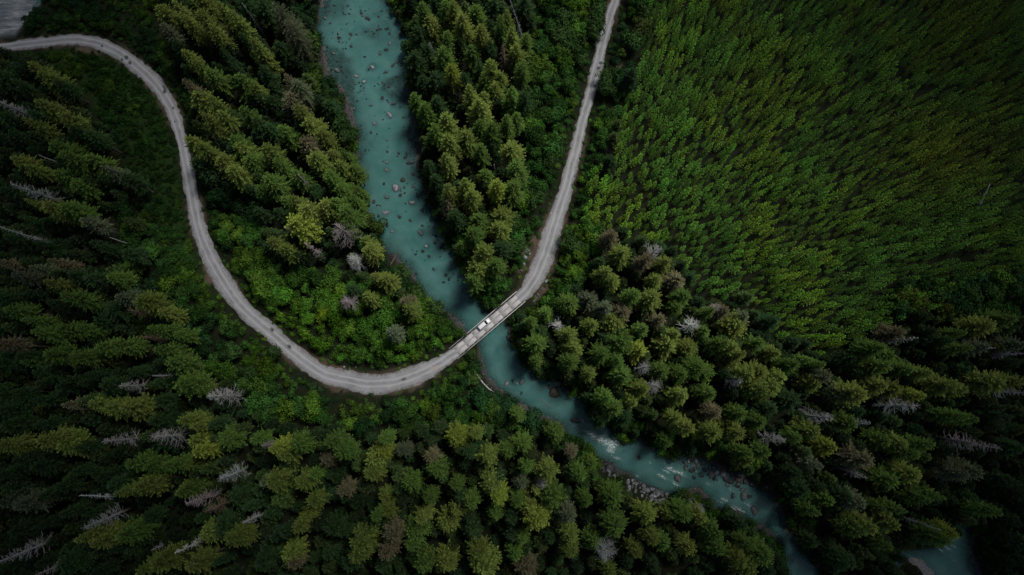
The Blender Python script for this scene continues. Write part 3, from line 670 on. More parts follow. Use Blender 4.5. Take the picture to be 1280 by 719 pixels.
# dead trees: tip on map, base side length guess = height, kind, tint, radius factor
DEAD = [  # px, py (tip), height, variant, tint (g grey, p pinkish, b brown, w white), width, description
 (3,124,26,0,'g',1.2,'wide branching grey dead tree at the leaf edge'),(54,122,20,1,'g',.8,''),(14,226,33,0,'g',1.1,'bushy silver dead tree'),(-14,281,38,2,'g',.9,'very long bleached dead trunk bristling with stubs'),
 (152,481,22,0,'g',1.0,'small whitish dead tree'),(194,469,20,2,'g',.8,''),(265,496,30,0,'g',1.4,'broad silver dead tree with orange patch'),(135,553,28,0,'g',1.0,''),(190,551,30,0,'g',1.35,''),
 (100,619,26,2,'w',.9,''),(104,660,30,0,'g',1.1,''),(-2,702,30,0,'g',1.2,''),(50,716,27,1,'p',1.1,''),(273,597,27,0,'g',1.1,''),(236,632,27,0,'p',1.1,''),(306,656,24,1,'g',.9,''),
 (218,691,24,2,'w',1.1,''),(236,705,25,1,'p',.9,''),(190,688,20,1,'g',.7,''),(373,218,27,2,'p',1.0,''),(381,303,22,2,'p',1.1,''),(421,287,26,3,'p',1.35,''),(438,322,24,0,'w',1.15,''),
 (304,7,24,2,'p',.8,''),(637,-2,30,2,'g',.7,''),(631,58,27,1,'b',1.0,''),(537,58,20,1,'p',.7,''),(822,307,27,4,'g',1.1,''),(873,405,24,4,'w',1.3,''),(698,404,19,4,'w',.9,''),(807,459,22,3,'g',.75,''),
 (822,480,22,3,'g',.9,''),(923,475,24,4,'w',.85,''),(1037,523,27,0,'g',1.1,''),(1149,423,30,2,'g',1.15,''),(1242,433,27,2,'g',.9,''),(1147,510,31,0,'g',1.3,''),(1090,531,22,1,'g',.8,''),
 (1248,555,36,0,'p',1.15,''),(1080,592,24,1,'g',.9,''),(1170,661,25,2,'g',.8,''),(1284,490,26,1,'g',1.0,''),(976,551,26,0,'g',1.0,''),(677,606,22,3,'g',.8,''),(757,690,26,3,'g',1.2,''),
 (881,640,20,4,'g',.8,''),(1238,230,13,5,'w',1.0,''),(617,203,17,5,'w',1.0,''),(433,374,20,3,'p',.9,''),(174,421,24,2,'b',1.1,''),(165,391,20,1,'b',.9,''),(357,281,19,1,'p',.8,''),(139,296,17,5,'w',.7,''),
 (50,192,18,5,'g',.9,''),(900,388,25,4,'p',.9,''),(1280,440,26,1,'g',.8,''),(508,388,20,1,'b',.7,''),(255,640,26,1,'b',1.2,''),(327,560,24,3,'p',.5,'')]

def snag(seed, kind):
    """bare dead conifer: trunk mesh and branch mesh, 26 m tall"""
    r = random.Random(seed); H = 26.0; t_ = MB(); b_ = MB()
    bend = [(r.uniform(-.15, .15), r.uniform(-.15, .15)) for _ in range(4)]
    pts = [(0, 0, -.5), (bend[0][0], bend[0][1], H * .3), (bend[1][0], bend[1][1], H * .6), (bend[2][0], bend[2][1], H * .85), (bend[3][0], bend[3][1], H)]
    t_.tube(pts, [.42, .34, .25, .15, .05], 7)
    nbr = {0: 95, 1: 64, 2: 95, 3: 80, 4: 60, 5: 5}[kind]; R = {0: 3.6, 1: 2.8, 2: 1.7, 3: 3.4, 4: 4.2, 5: .5}[kind]
    z0 = {0: .28, 1: .35, 2: .22, 3: .5, 4: .45, 5: .6}[kind]
    for k in range(nbr):
        f = r.random() ** .85; z = H * (z0 + (1 - z0) * f); env = R * (1 - f * .78) * r.uniform(.45, 1.1)
        if kind == 3: env = R * math.sqrt(max(.05, 1 - (f * .98) ** 2)) * r.uniform(.6, 1.1)
        ph = r.uniform(0, 6.283); up = r.uniform(-.35, .25) + (.5 * f if kind in (3, 4) else .25 * f)
        dx, dy = math.cos(ph), math.sin(ph); w0 = .058 + .03 * (1 - f)
        p0 = (0, 0, z); p1 = (dx * env * .5, dy * env * .5, z + up * env * .4); p2 = (dx * env, dy * env, z + up * env + .15 * env)
        b_.tube([p0, p1, p2], [w0, w0 * .8, w0 * .4], 3, False)
        for j in range(0 if kind == 5 else 3):
            s = r.uniform(.4, .95); sg = r.choice((-1, 1)); l = env * r.uniform(.25, .45)
            q0 = (dx * env * s, dy * env * s, z + up * env * s); a_ = ph + sg * r.uniform(.5, 1.0)
            b_.tube([q0, (q0[0] + math.cos(a_) * l, q0[1] + math.sin(a_) * l, q0[2] + r.uniform(-.1, .35) * l)], [w0 * .6, w0 * .3], 3, False)
    return t_.mesh('trunk', [M_DEAD], True), b_.mesh('bare_crown', [M_DEAD])
SNAG = [[snag(500 + k * 10 + j, k) for j in range(2)] for k in range(6)]
DT = dict(g=(.34, .34, .325), p=(.32, .28, .265), b=(.17, .115, .08), w=(.52, .52, .50))
DN = dict(g='silver grey', p='pinkish grey', b='rusty brown', w='bleached white')

# ------------------------------------------------------------------ landmarks for the labels
LM = [(606,405,'the bridge'),(606,478,'the bleached log below the bridge'),(755,550,'the white rapids'),(806,615,'the grey boulder bar'),(895,592,'the rock jam in the river'),(985,700,'the narrow river end'),(1190,690,'the small side channel'),(1147,712,'the pale gravel island'),(25,20,'the pale braided gravel bar'),(95,49,'the top of the curving road'),(175,86,'the puddled stretch of road'),(229,180,'the overhung road edge'),(250,290,'the road just before it widens'),(300,380,'the diagonal stretch of road'),(380,450,'the road entering its lower bend'),(470,480,'the bottom of the road bend'),(544,460,'the pale silt patch on the road'),(440,20,'the wide upper river mouth'),(465,85,'the midstream boulder pair'),(487,140,'the shallow stony riffle'),(495,235,'the large midstream boulder'),(535,300,'the narrowing river reach'),(580,363,'the lone boulder above the bridge'),(694,490,'the dark rock outcrop on the bank'),(719,525,'the boulder above the rapids'),(769,0,'the far end of the straight road'),(745,95,'the puddles on the straight road'),(720,200,'the narrow middle of the straight road'),(690,300,'the widening of the straight road'),(658,320,'the white roadside rubble'),(762,175,'the bare dirt patch'),(1000,200,'the dense plantation centre'),(960,400,'the lower plantation edge'),
 (3,124,'the wide grey snag'),(20,228,'the bushy silver snag'),(50,296,'the longest bleached snag'),(162,484,'the small white snag'),(285,497,'the broad silver snag'),(160,552,'the paired silver snags'),(125,620,'the needle thin white snag'),(135,648,'the two tone snag'),(30,690,'the leaning grey snag'),(290,592,'the frosty grey snag'),(248,640,'the rusty orange snag'),(385,230,'the pale pink snag'),(422,292,'the round pink snag'),(450,328,'the fluffy white snag'),(485,684,'the violet tipped conifer'),(640,20,'the tall leaning bare pole'),(873,405,'the white star shaped snag'),(698,404,'the tiny white star snag'),(812,318,'the forked grey snag'),(822,480,'the pale tuft snag'),(923,475,'the thin white antler snag'),(1030,520,'the bushy white snag'),(1130,428,'the long pale snag'),(1125,520,'the widest grey snag'),(1215,550,'the long lilac snag'),(757,690,'the lilac tuft snag'),(677,606,'the tiny grey tuft'),(1035,558,'the roundest yellow green tree'),(1075,571,'the golden brown tree'),(1238,232,'the white pole in the plantation'),(1145,375,'the rounded broadleaf pair')]
LMA = np.array([(a, b_) for a, b_, _ in LM])
DIRS = ['right of', 'above right of', 'above', 'above left of', 'left of', 'below left of', 'below', 'below right of']
ORD = ['', 'second ', 'third ', 'fourth ', 'fifth ', 'sixth ', 'seventh ', 'eighth ', 'ninth ', 'tenth ', 'eleventh ', 'twelfth ', 'thirteenth ', 'fourteenth ']
def relabel(items):
    """items: (obj, px, py, adjective, noun). Unique label from look, the side of the nearest landmark and the order of distance from it"""
    by = {}
    for o, x, y, adj, noun in items:
        d = np.hypot(LMA[:, 0] - x, LMA[:, 1] - y); d = np.where(d < 7, 1e6, d); i = int(d.argmin())
        a_ = math.atan2(-(y - LMA[i, 1]), x - LMA[i, 0]); k = int(round(a_ / (math.pi / 4))) % 8
        by.setdefault((adj, noun, k, i), []).append((d[i], o))
    for (adj, noun, k, i), v in by.items():
        v.sort(key=lambda q: q[0])
        for n_, (_, o) in enumerate(v):
            pre = '' if len(v) == 1 else ('nearest ' if n_ == 0 else ORD[min(n_, 13)] + 'nearest ')
            o['label'] = ' '.join(f"{pre}{adj} {noun} {DIRS[k]} {LM[i][2]}".split()[:16])

# ------------------------------------------------------------------ place mature conifers and dead trees
placed = []; items = []
def zt(x, y): return float(terrain(np.array([x]), np.array([y]))[0])
def jit(c, a=.22):
    k = random.uniform(1 - a, 1 + a); return tuple(max(0.0, v * k * random.uniform(.96, 1.04)) for v in c)
spots = []
for px, py, c_ in con:
    H = {'d': random.uniform(19, 25), 'w': random.uniform(22, 28)}.get(c_, random.uniform(21, 31))
    x, y = P(px, py, H * .72); spots.append((px, py, x, y, H, c_))
XY = np.array([(s[2], s[3]) for s in spots]); sdr = np.minimum(sdist(XY[:, 0], XY[:, 1], river), sdist(XY[:, 0], XY[:, 1], side)); rdd = road_sd(XY[:, 0], XY[:, 1]); TZ = terrain(XY[:, 0], XY[:, 1])
imp = [(0 if c_ == 'd' else 1) + random.random() * .8 - (5 if not (0 < px < 1280 and 0 < py < 719) else 0) for px, py, x, y, H, c_ in spots]
usable = [k for k in range(len(spots)) if sdr[k] >= -1.0 and rdd[k] >= 1.2]
own_c = set(sorted(usable, key=lambda k: -imp[k])[:297]); extra_c = []
for k, (px, py, x, y, H, c_) in enumerate(spots):
    if k not in set(usable): continue
    v = CON[random.randrange(8)]
    if c_ == 'b' and random.random() < .5: v = CON[random.choice((5, 7))]
    R = random.uniform(3.0, 4.9) * {'d': .93, 'y': 1.05, 'o': 1.06}.get(c_, 1.0)
    if sdr[k] < 4 : R *= .9
    sx = R / v[3]
    if k not in own_c:
        extra_c.append((x, y, TZ[k] - .1, sx, H / v[2], jit(TINT[c_]))); placed.append((x, y, R)); continue
    root = empty('conifer_tree', (x, y, TZ[k] - .1), random.uniform(0, 6.28), (sx, sx * random.uniform(.92, 1.08), H / v[2]))
    root.rotation_euler[0] = random.uniform(-.03, .03); root.rotation_euler[1] = random.uniform(-.03, .03)
    tag(root, 'x', 'tree', 'tall conifers of the old forest')
    tr = link('trunk', v[1], root); cr = link('crown', v[0], root)
    cr.color = (*jit(TINT[c_]), 1)
    placed.append((x, y, R)); items.append((root, px, py, ('tall ' if H > 29 else '') + CNAME[c_], 'conifer'))
for px, py in TALLSTAR:
    x, y = P(px, py, 20); root = empty('conifer_tree', (x, y, zt(x, y)), random.uniform(0, 6), (1, 1, 1)); tag(root, 'x', 'tree', 'tall conifers of the old forest')
    link('trunk', CON_STAR[1], root); cr = link('crown', CON_STAR[0], root); cr.color = (.045, .055, .030, 1); placed.append((x, y, 6)); items.append((root, px, py, 'sparse wide star branched dark', 'conifer'))
LEAN = {(1238, 230): (1222, 262), (637, -2): (657, 62), (218, 691): (262, 672), (104, 660): (170, 633), (-2, 702): (85, 668), (100, 619): (165, 622), (381, 303): (408, 326), (373, 218): (400, 250)}
for px, py, H, kd, c_, wd, desc in DEAD:
    x, y = P(px, py, H); s = H / 26.0
    root = empty('dead_tree', (x, y, zt(x, y) - .1), random.uniform(0, 6.28), (wd, wd, s)); root.rotation_euler[0] = random.uniform(-.05, .05); root.rotation_euler[1] = random.uniform(-.05, .05)
    if (px, py) in LEAN:      # storm-tilted: stands where its foot is seen
        fx, fy = P(*LEAN[(px, py)], 0); dv = Vector((x - fx, y - fy, H)); root.location = (fx, fy, zt(fx, fy) - .1); root.rotation_euler = dv.to_track_quat('Z', 'Y').to_euler(); root.scale = (wd, wd, dv.length / 26.0)
    tag(root, 'x', 'dead tree', 'bare dead conifers standing among the living')
    tm, bmesh_ = SNAG[kd][random.randrange(2)]; tc = (*jit(DT[c_], .1), 1)
    tr = link('trunk', tm, root); tr.color = tc; cr = link('bare_crown', bmesh_, root); cr.color = tc
    placed.append((x, y, 2.4)); items.append((root, px, py, DN[c_], 'bare pole' if kd == 5 else 'dead tree'))
relabel(items)

# ------------------------------------------------------------------ region maps
def polyw(pts, z): return np.array([P(a, b_, z) for a, b_ in pts])
PLANT = polyw([(812,-60),(1420,-60),(1420,330),(1290,345),(1240,350),(1200,355),(1165,385),(1120,400),(1090,415),(1050,430),(1030,445),(1000,425),(975,420),(940,375),(880,365),(862,340),(846,310),(805,300),(790,296),(775,285),(735,300),(728,260),(742,215),(770,200),(776,140),(790,95),(805,60)], 7)
SHR = [polyw(p, 3.5) for p in (
 [(238,215),(262,230),(300,240),(325,265),(330,320),(400,335),(450,350),(480,370),(560,390),(580,425),(562,440),(520,455),(470,465),(425,460),(385,437),(345,402),(300,352),(270,312),(252,270)],
 [(150,240),(200,330),(262,372),(300,410),(350,455),(400,487),(470,497),(530,485),(570,460),(590,450),(615,490),(640,505),(700,535),(640,540),(560,532),(480,538),(420,530),(330,520),(290,480),(235,445),(170,400)],
 [(670,-40),(775,-40),(735,90),(715,170),(695,240),(670,290),(650,340),(640,365),(618,385),(600,372),(620,340),(640,280),(655,200),(660,100),(665,40)],
 [(780,-40),(830,-40),(800,60),(775,130),(765,160),(745,215),(735,260),(760,290),(748,330),(705,375),(660,410),(650,390),(660,375),(690,340),(708,280),(722,220),(735,160),(752,90)],
 [(225,90),(248,140),(250,230),(240,240),(228,170)],
 [(1115,360),(1290,345),(1300,395),(1230,395),(1180,400),(1120,398)])]
LOW = [polyw(p, 1.5) for p in (
 [(20,66),(70,62),(125,65),(160,85),(190,115),(210,145),(218,180),(228,240),(245,310),(262,372),(215,340),(175,270),(150,190),(110,120),(60,85)],
 [(58,-40),(200,-40),(225,60),(240,120),(228,150),(205,95),(170,60),(130,40),(90,35),(60,40),(22,45)],
 [(330,110),(400,90),(410,120),(370,95),(345,100)])]
def scatter(polys, dmin, n, seed, bounds=(-215, 215, -84, 172)):
    r = np.random.default_rng(seed); pts = []; grid = {}; x = r.uniform(bounds[0], bounds[1], n); y = r.uniform(bounds[2], bounds[3], n)
    if polys is not None:
        ok = np.zeros(n, bool)
        for p in polys: ok |= in_poly(x, y, p)
        x, y = x[ok], y[ok]
    out = []
    for a, b_ in zip(x, y):
        k = (int(a // dmin), int(b_ // dmin)); bad = False
        for i in (-1, 0, 1):
            for j in (-1, 0, 1):
                for q in grid.get((k[0] + i, k[1] + j), ()):
                    if (q[0] - a) ** 2 + (q[1] - b_) ** 2 < dmin * dmin: bad = True; break
                if bad: break
            if bad: break
        if not bad: grid.setdefault(k, []).append((a, b_)); out.append((a, b_))
    return np.array(out)
PL = np.array(placed)
def clear_of_trees(p, k=.8, extra=0.0):
    d = np.sqrt((p[:, None, 0] - PL[None, :, 0]) ** 2 + (p[:, None, 1] - PL[None, :, 1]) ** 2) - PL[None, :, 2] * k
    return d.min(1) > extra
def visible(p, z, mg=40):
    a = np.array([pix(x, y, z) for x, y in p]); return (a[:, 0] > -mg) & (a[:, 0] < 1280 + mg) & (a[:, 1] > -mg) & (a[:, 1] < 719 + mg), a
EXCL = [(*P(a, b_, WL), r) for a, b_, r in ((790, 600, 6), (806, 608, 8), (822, 616, 7), (785, 592, 5), (1140, 700, 10), (694, 488, 5), (608, 478, 4), (760, 582, 5))]
def watercl(p, river_gap, road_gap):
    ex_ = np.ones(len(p), bool)
    for q in EXCL: ex_ &= np.hypot(p[:, 0] - q[0], p[:, 1] - q[1]) > q[2]
    s = np.minimum(np.minimum(sdist(p[:, 0], p[:, 1], river), sdist(p[:, 0], p[:, 1], side)), sdist(p[:, 0], p[:, 1], bar)); rd = road_sd(p[:, 0], p[:, 1])
    # keep the bridge approaches free
    q = p - bc; al = q @ BDIR; ac = np.abs(q @ np.array([-BDIR[1], BDIR[0]]))
    return ex_ & (s > river_gap) & (rd > road_gap) & ~((np.abs(al) < hl + 2) & (ac < 3.8))

def mass(name, protos, P3, S, Rz, tints, mats, label, cat, pk=None):
    """many crowns nobody counts, as ONE object"""
    Vs, Qs, Ts, Cs, Ms = [], [], [], [], []; off = 0; r = np.random.default_rng(5)
    if pk is None: pk = r.integers(0, len(protos), len(P3))
    for k, pr in enumerate(protos):
        V, Q, T, MI = pr; idx = np.nonzero(pk == k)[0]
        if not len(idx): continue
        c_, s_ = np.cos(Rz[idx]), np.sin(Rz[idx])
        v = V[None] * S[idx][:, None, :]
        xx = v[:, :, 0] * c_[:, None] - v[:, :, 1] * s_[:, None]; yy = v[:, :, 0] * s_[:, None] + v[:, :, 1] * c_[:, None]
        v = np.stack([xx, yy, v[:, :, 2]], 2) + P3[idx][:, None, :]
        n = len(V); q = Q[None] + (np.arange(len(idx)) * n)[:, None, None] + off; nk_ = Q.shape[1]
        Vs.append(v.reshape(-1, 3)); Qs.append(q.reshape(-1, nk_)); Ts.append(np.tile(T, len(idx))); Cs.append(np.repeat(tints[idx], n, 0)); Ms.append(np.tile(MI, len(idx)))
        off += n * len(idx)
    me = mesh_from(name, np.concatenate(Vs), np.concatenate(Qs), {'tipness': np.concatenate(Ts), 'tint': np.concatenate(Cs)}, mats=mats, midx=np.concatenate(Ms))
    o = link(name, me); tag(o, label, cat, kind='stuff'); return o

def colour_field(a, kind):
    """per-plant leaf colour: stands of different kinds across the valley, with edge shade painted in. a = map positions"""
    n = len(a); r = np.random.default_rng(int(77 + n)); x, y = a[:, 0], a[:, 1]
    u = vnoise(x, y, 60, 0); v = vnoise(x, y, 17, 2)
    if kind == 'plant':
        c1, c2, c3 = np.array((.042, .110, .016)), np.array((.060, .118, .013)), np.array((.030, .088, .018))
        base = c1 + (c2 - c1) * sm(.45, .75, u * .6 + v * .4)[:, None] + (c3 - c1) * sm(.55, .3, u)[:, None] * .6
        ye = np.exp(-(((x - 1190) / 110) ** 2 + ((y - 190) / 55) ** 2)); base = base + (np.array((.080, .112, .012)) - base) * ye[:, None] * .7
        old = sm(850, 1150, x) * sm(330, 60, y) * .75 + sm(1050, 1280, x) * .25                   # edge shade painted into the leaf tone, upper right and right side
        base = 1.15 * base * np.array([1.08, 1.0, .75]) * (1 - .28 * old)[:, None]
    elif kind == 'bush':
        c1, c2, c3 = np.array((.034, .092, .018)), np.array((.070, .140, .016)), np.array((.020, .058, .020))
        base = c1 + (c2 - c1) * sm(.5, .8, v)[:, None] + (c3 - c1) * sm(.5, .25, u)[:, None]
        br_ = np.maximum(np.exp(-(((x - 390) / 85) ** 2 + ((y - 405) / 50) ** 2)), .8 * np.exp(-(((x - 510) / 60) ** 2 + ((y - 430) / 35) ** 2))); base = base + (np.array((.080, .185, .016)) - base) * br_[:, None] * .9
        dk = np.maximum(sm(260, 150, x) * sm(330, 180, y), sm(330, 250, x) * sm(330, 250, y)); base = base * (1 - .45 * dk)[:, None]
    else:
        c1, c2 = np.array((.013, .027, .010)), np.array((.028, .046, .013)); base = c1 + (c2 - c1) * sm(.4, .8, v)[:, None]
    return base * r.uniform(.55, 1.45, (n, 1)) * (1 + r.uniform(-.1, .1, (n, 3)))

# --- young plantation
pp = scatter([PLANT], 2.2, 140000, 21); pp = pp[watercl(pp, 1, 3.0) & clear_of_trees(pp, .55)]
vis, pxy = visible(pp, 8, 30); pp, pxy = pp[vis], pxy[vis]
hs = RNG.uniform(6.0, 12.5, len(pp)) * (0.8 + .4 * vnoise(pp[:, 0], pp[:, 1], 14, 1)); gap = vnoise(pp[:, 0], pp[:, 1], 9, 3) > .06
pp, pxy, hs = pp[gap], pxy[gap], hs[gap]
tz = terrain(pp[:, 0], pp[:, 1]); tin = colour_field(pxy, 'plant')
inside = (pxy[:, 0] > 0) & (pxy[:, 0] < 1280) & (pxy[:, 1] > 0) & (pxy[:, 1] < 719)
score = np.hypot(pp[:, 0], pp[:, 1]) - 60 * (hs - 8) / 8 + 1e6 * ~inside; order = np.argsort(score); own, rest = order[:300], order[300:]
YM = []
for V, Q, T in YNG:
    a_, b_, c_, d_ = with_trunk(V, Q, T, 9.5, .11); YM.append((a_, b_, c_, d_))
YMe = [mesh_from('young_conifer', a_, b_, {'tipness': c_}, mats=[M_FOL, M_BARK], midx=d_) for a_, b_, c_, d_ in YM]
yi = []
for k in own:
    sc_ = hs[k] / 9.5; o = link('young_conifer', YMe[random.randrange(6)]); o.location = (pp[k, 0], pp[k, 1], tz[k]); wdt = sc_ * random.uniform(.95, 1.25)
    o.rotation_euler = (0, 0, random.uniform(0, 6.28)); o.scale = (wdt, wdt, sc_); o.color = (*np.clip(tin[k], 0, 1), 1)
    tag(o, 'small bright green young conifer in the tightly packed plantation beside the straight road', 'young tree', 'young conifers nearest the road in the dense plantation')
sc = hs[rest] / 9.5; S = np.stack([sc * 1.1, sc * 1.1, sc], 1)
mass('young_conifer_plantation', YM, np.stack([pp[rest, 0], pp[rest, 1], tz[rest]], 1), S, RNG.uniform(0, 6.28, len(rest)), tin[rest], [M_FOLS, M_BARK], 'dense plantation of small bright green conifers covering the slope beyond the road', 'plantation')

# --- broadleaf shrubs and low trees
bp_ = scatter(SHR, 2.8, 40000, 31); bp_ = bp_[watercl(bp_, 1.0, 2.6) & clear_of_trees(bp_, .45)]
bh = RNG.uniform(5, 10, len(bp_)) * (.75 + .5 * vnoise(bp_[:, 0], bp_[:, 1], 10, 2)); 
rd_ = road_sd(bp_[:, 0], bp_[:, 1]); bh = bh * (.45 + .55 * sm(2.5, 8, rd_))
brd = bh * RNG.uniform(.30, .40, len(bp_)) + .7
# single broadleaf trees read from the map
BROAD = [(705,44,5.2,11),(716,50,5.0,10),(703,22,4,9),(745,28,4,9),(750,12,4.5,10),(730,76,3.6,8),(800,32,4.6,10),(792,52,4.8,10),(760,106,4.2,9),(757,95,3.6,8),(386,52,4.0,13),(392,95,3.6,11),(546,383,3.8,9),(456,270,3.8,12),(469,279,3.8,11),(509,52,3.4,10),(516,92,3.4,10),(713,301,4.2,8),(720,308,3.8,8),(505,340,3.0,7),(420,152,3.8,12),(430,166,3.8,12),(1136,371,4.4,12),(1151,378,4.2,12),(1178,390,3.6,12),(1216,372,4.2,12),(1237,366,4.0,12),(1268,366,4,12),(1176,368,3.6,11),(745,40,3.4,8),(650,310,3.6,9),(668,250,3.8,9),(690,200,3.8,9),(340,440,3.5,8),(808,14,3.6,9),(290,440,3.8,9),(310,468,3.6,9)]
BRC = {10: (.055,.10,.02), 11: (.06,.11,.02), 13: (.08,.12,.03), 14: (.06,.10,.02), 22: (.09,.13,.02), 23: (.10,.15,.02), 24: (.08,.12,.02), 6: (.06,.085,.02)}
bb = [(*P(a, b_, h * .7), r_, h) for a, b_, r_, h in BROAD]
far = np.ones(len(bp_), bool)
for q in bb: far &= np.hypot(bp_[:, 0] - q[0], bp_[:, 1] - q[1]) > q[2] * .8
bp_, bh, brd = bp_[far], bh[far], brd[far]
vis, bxy = visible(bp_, 4, 30); bp_, bh, brd, bxy = bp_[vis], bh[vis], brd[vis], bxy[vis]
btz = terrain(bp_[:, 0], bp_[:, 1]); btin = colour_field(bxy, 'bush')
BM = [(*with_trunk(V, Q, T, 6.0, .10, 3),) for V, Q, T in BUSH]; BML = [(*with_trunk(V, Q, T, 6.0, .10, 3),) for V, Q, T in BUSHL]
BMe = [mesh_from('leafy_shrub', a_, b_, {'tipness': c_}, mats=[M_LEAF, M_BARK], midx=d_) for a_, b_, c_, d_ in BM]
inside = (bxy[:, 0] > 0) & (bxy[:, 0] < 1280) & (bxy[:, 1] > 0) & (bxy[:, 1] < 719)
order = np.argsort(-(brd - 100 * ~inside)); own, rest = order[:265], order[265:]
items = []
def bcol(c):
    return 'bright yellow green' if c[0] > .075 else ('bright green' if c[1] > .105 else ('mid green' if c[1] > .07 else 'dark green'))
YEL = [(398,397),(378,408),(411,425),(405,435),(372,376)]
for k in own:
    o = link('leafy_shrub', BMe[random.randrange(len(BMe))]); o.location = (bp_[k, 0], bp_[k, 1], btz[k]); f = brd[k] / 3.2
    o.rotation_euler = (0, 0, random.uniform(0, 6.28)); o.scale = (f, f * random.uniform(.85, 1.15), bh[k] / 6.0); c_ = np.clip(btin[k], 0, 1)
    if min(math.hypot(bxy[k, 0] - a, bxy[k, 1] - b_) for a, b_ in YEL) < 8: c_ = np.array((.135, .20, .012))
    o.color = (*c_, 1); tag(o, 'x', 'shrub', 'leafy shrubs and low broadleaf trees by the roads'); items.append((o, bxy[k, 0], bxy[k, 1], 'yellow' if c_[0] > .13 else bcol(c_), 'leafy shrub'))
for k, (q, (a, b_, r_, h)) in enumerate(zip(bb, BROAD)):
    root = empty('broadleaf_tree', (q[0], q[1], zt(q[0], q[1])), random.uniform(0, 6.28), (r_ / 3.2, r_ / 3.2, h / 6.0)); V, Q, T = BUSH[k % 7]
    tag(root, 'x', 'tree', 'rounded broadleaf trees')
    cr = link('crown', BMe[k % 7], root); cr.data = BMe[k % 7]; c_ = BRC.get(k, (.04, .085, .022)); cr.color = (*jit(c_), 1)
    items.append((root, a, b_, 'rounded ' + bcol(c_), 'broadleaf tree')); 
relabel(items)
f = brd[rest] / 3.2
mass('shrub_thicket', BML, np.stack([bp_[rest, 0], bp_[rest, 1], btz[rest]], 1), np.stack([f, f, bh[rest] / 6.0], 1), RNG.uniform(0, 6.28, len(rest)), btin[rest], [M_LEAFS, M_BARK], 'thicket of low leafy green shrubs filling the road verges', 'shrubs')

# --- overhanging growth along the river banks
kp = scatter(None, 1.7, 110000, 47); s_ = np.minimum(sdist(kp[:, 0], kp[:, 1], river), sdist(kp[:, 0], kp[:, 1], side)); kp = kp[(s_ > -.2) & (s_ < 7)]
kp = kp[(road_sd(kp[:, 0], kp[:, 1]) > 2.2)]; q_ = kp - bc; kp = kp[~((np.abs(q_ @ BDIR) < hl + 1) & (np.abs(q_ @ np.array([-BDIR[1], BDIR[0]])) < 4.0))]
for a, b_, r0 in ((810, 612, 9), (895, 592, 5), (925, 605, 5), (868, 580, 4.5), (694, 488, 4.5), (608, 476, 4.5), (761, 585, 4), (492, 325, 3), (1148, 715, 11)):
    c0 = P(a, b_, WL); kp = kp[np.hypot(kp[:, 0] - c0[0], kp[:, 1] - c0[1]) > r0]
vis, kxy = visible(kp, 0, 20); kp, kxy = kp[vis], kxy[vis]; kh = RNG.uniform(2.0, 6.0, len(kp)); f = kh / 6 * .8 + .12
mass('riverside_thicket', BML, np.stack([kp[:, 0], kp[:, 1], terrain(kp[:, 0], kp[:, 1]) - .2], 1), np.stack([f, f, kh / 6.0], 1), RNG.uniform(0, 6.28, len(kp)), colour_field(kxy, 'bush') * .8, [M_LEAFS, M_BARK], 'dark green alder growth overhanging the river banks', 'shrubs')

# --- low ground cover inside the bend and along the verges
lp = scatter(LOW, 1.35, 50000, 41); lp2 = scatter(None, 2.2, 60000, 43, (-210, 60, -60, 165)); rr = road_sd(lp2[:, 0], lp2[:, 1]); lp2 = lp2[(rr > .25) & (rr < 5.5)]
lp = np.concatenate([lp, lp2]); lp = lp[watercl(lp, .6, .15)]
vis, lxy = visible(lp, 1, 20); lp, lxy = lp[vis], lxy[vis]
rd_ = road_sd(lp[:, 0], lp[:, 1]); lh = RNG.uniform(.8, 2.6, len(lp)) * (.35 + .65 * sm(.5, 5, rd_)) * (.6 + .9 * vnoise(lp[:, 0], lp[:, 1], 12, 2)); f = lh / 2.6 * .55 + .16
mass('undergrowth', BML, np.stack([lp[:, 0], lp[:, 1], terrain(lp[:, 0], lp[:, 1]) - .15 * lh], 1), np.stack([f, f, lh / 5.0], 1), RNG.uniform(0, 6.28, len(lp)), colour_field(lxy, 'bush') * .9, [M_LEAFS, M_BARK], 'low dark green undergrowth and brambles beside the gravel road', 'undergrowth')

# --- understorey of the old forest: the many smaller, darker conifers between the tall ones
up_ = scatter(None, 4.2, 80000, 51); a_in = in_poly(up_[:, 0], up_[:, 1], PLANT)
for q in SHR + LOW: a_in |= in_poly(up_[:, 0], up_[:, 1], q)
up_ = up_[~a_in]; up_ = up_[watercl(up_, .8, 3.6) & clear_of_trees(up_, .55)]
vis, uxy = visible(up_, 10, 60); up_, uxy = up_[vis], uxy[vis]
uh = RNG.uniform(8, 19, len(up_)) * (.55 + .45 * sm(3, 12, np.minimum(road_sd(up_[:, 0], up_[:, 1]), sdist(up_[:, 0], up_[:, 1], river) + 2)))
us = uh / 20.0; wd_ = (us * .6 + .4) * RNG.uniform(.8, 1.1, len(up_))
CL = [(*with_trunk(V, Q, T, 20.0, .2),) for V, Q, T in CONL]
CV = [(*with_trunk(V, Q, T, 28.0, .34),) for V, Q, T in CONV]; ex = np.array([(*e[:5],) for e in extra_c]); ne = len(ex)
mass('forest_understorey', CL + CV, np.concatenate([np.stack([up_[:, 0], up_[:, 1], terrain(up_[:, 0], up_[:, 1])], 1), ex[:, :3]]), np.concatenate([np.stack([wd_, wd_, us], 1), np.stack([ex[:, 3], ex[:, 3], ex[:, 4]], 1)]),
     RNG.uniform(0, 6.28, len(up_) + ne), np.concatenate([colour_field(uxy, 'under'), np.array([e[5] for e in extra_c])]), [M_FOLS, M_BARK], 'dark lower conifers crowding between the tall forest trees', 'forest',
     np.concatenate([RNG.integers(0, len(CL), len(up_)), len(CL) + RNG.integers(0, len(CV), ne)]))
print('COUNTS plant', len(pp), 'bush', len(bp_), 'low', len(lp), 'under', len(up_), 'con', len(placed))

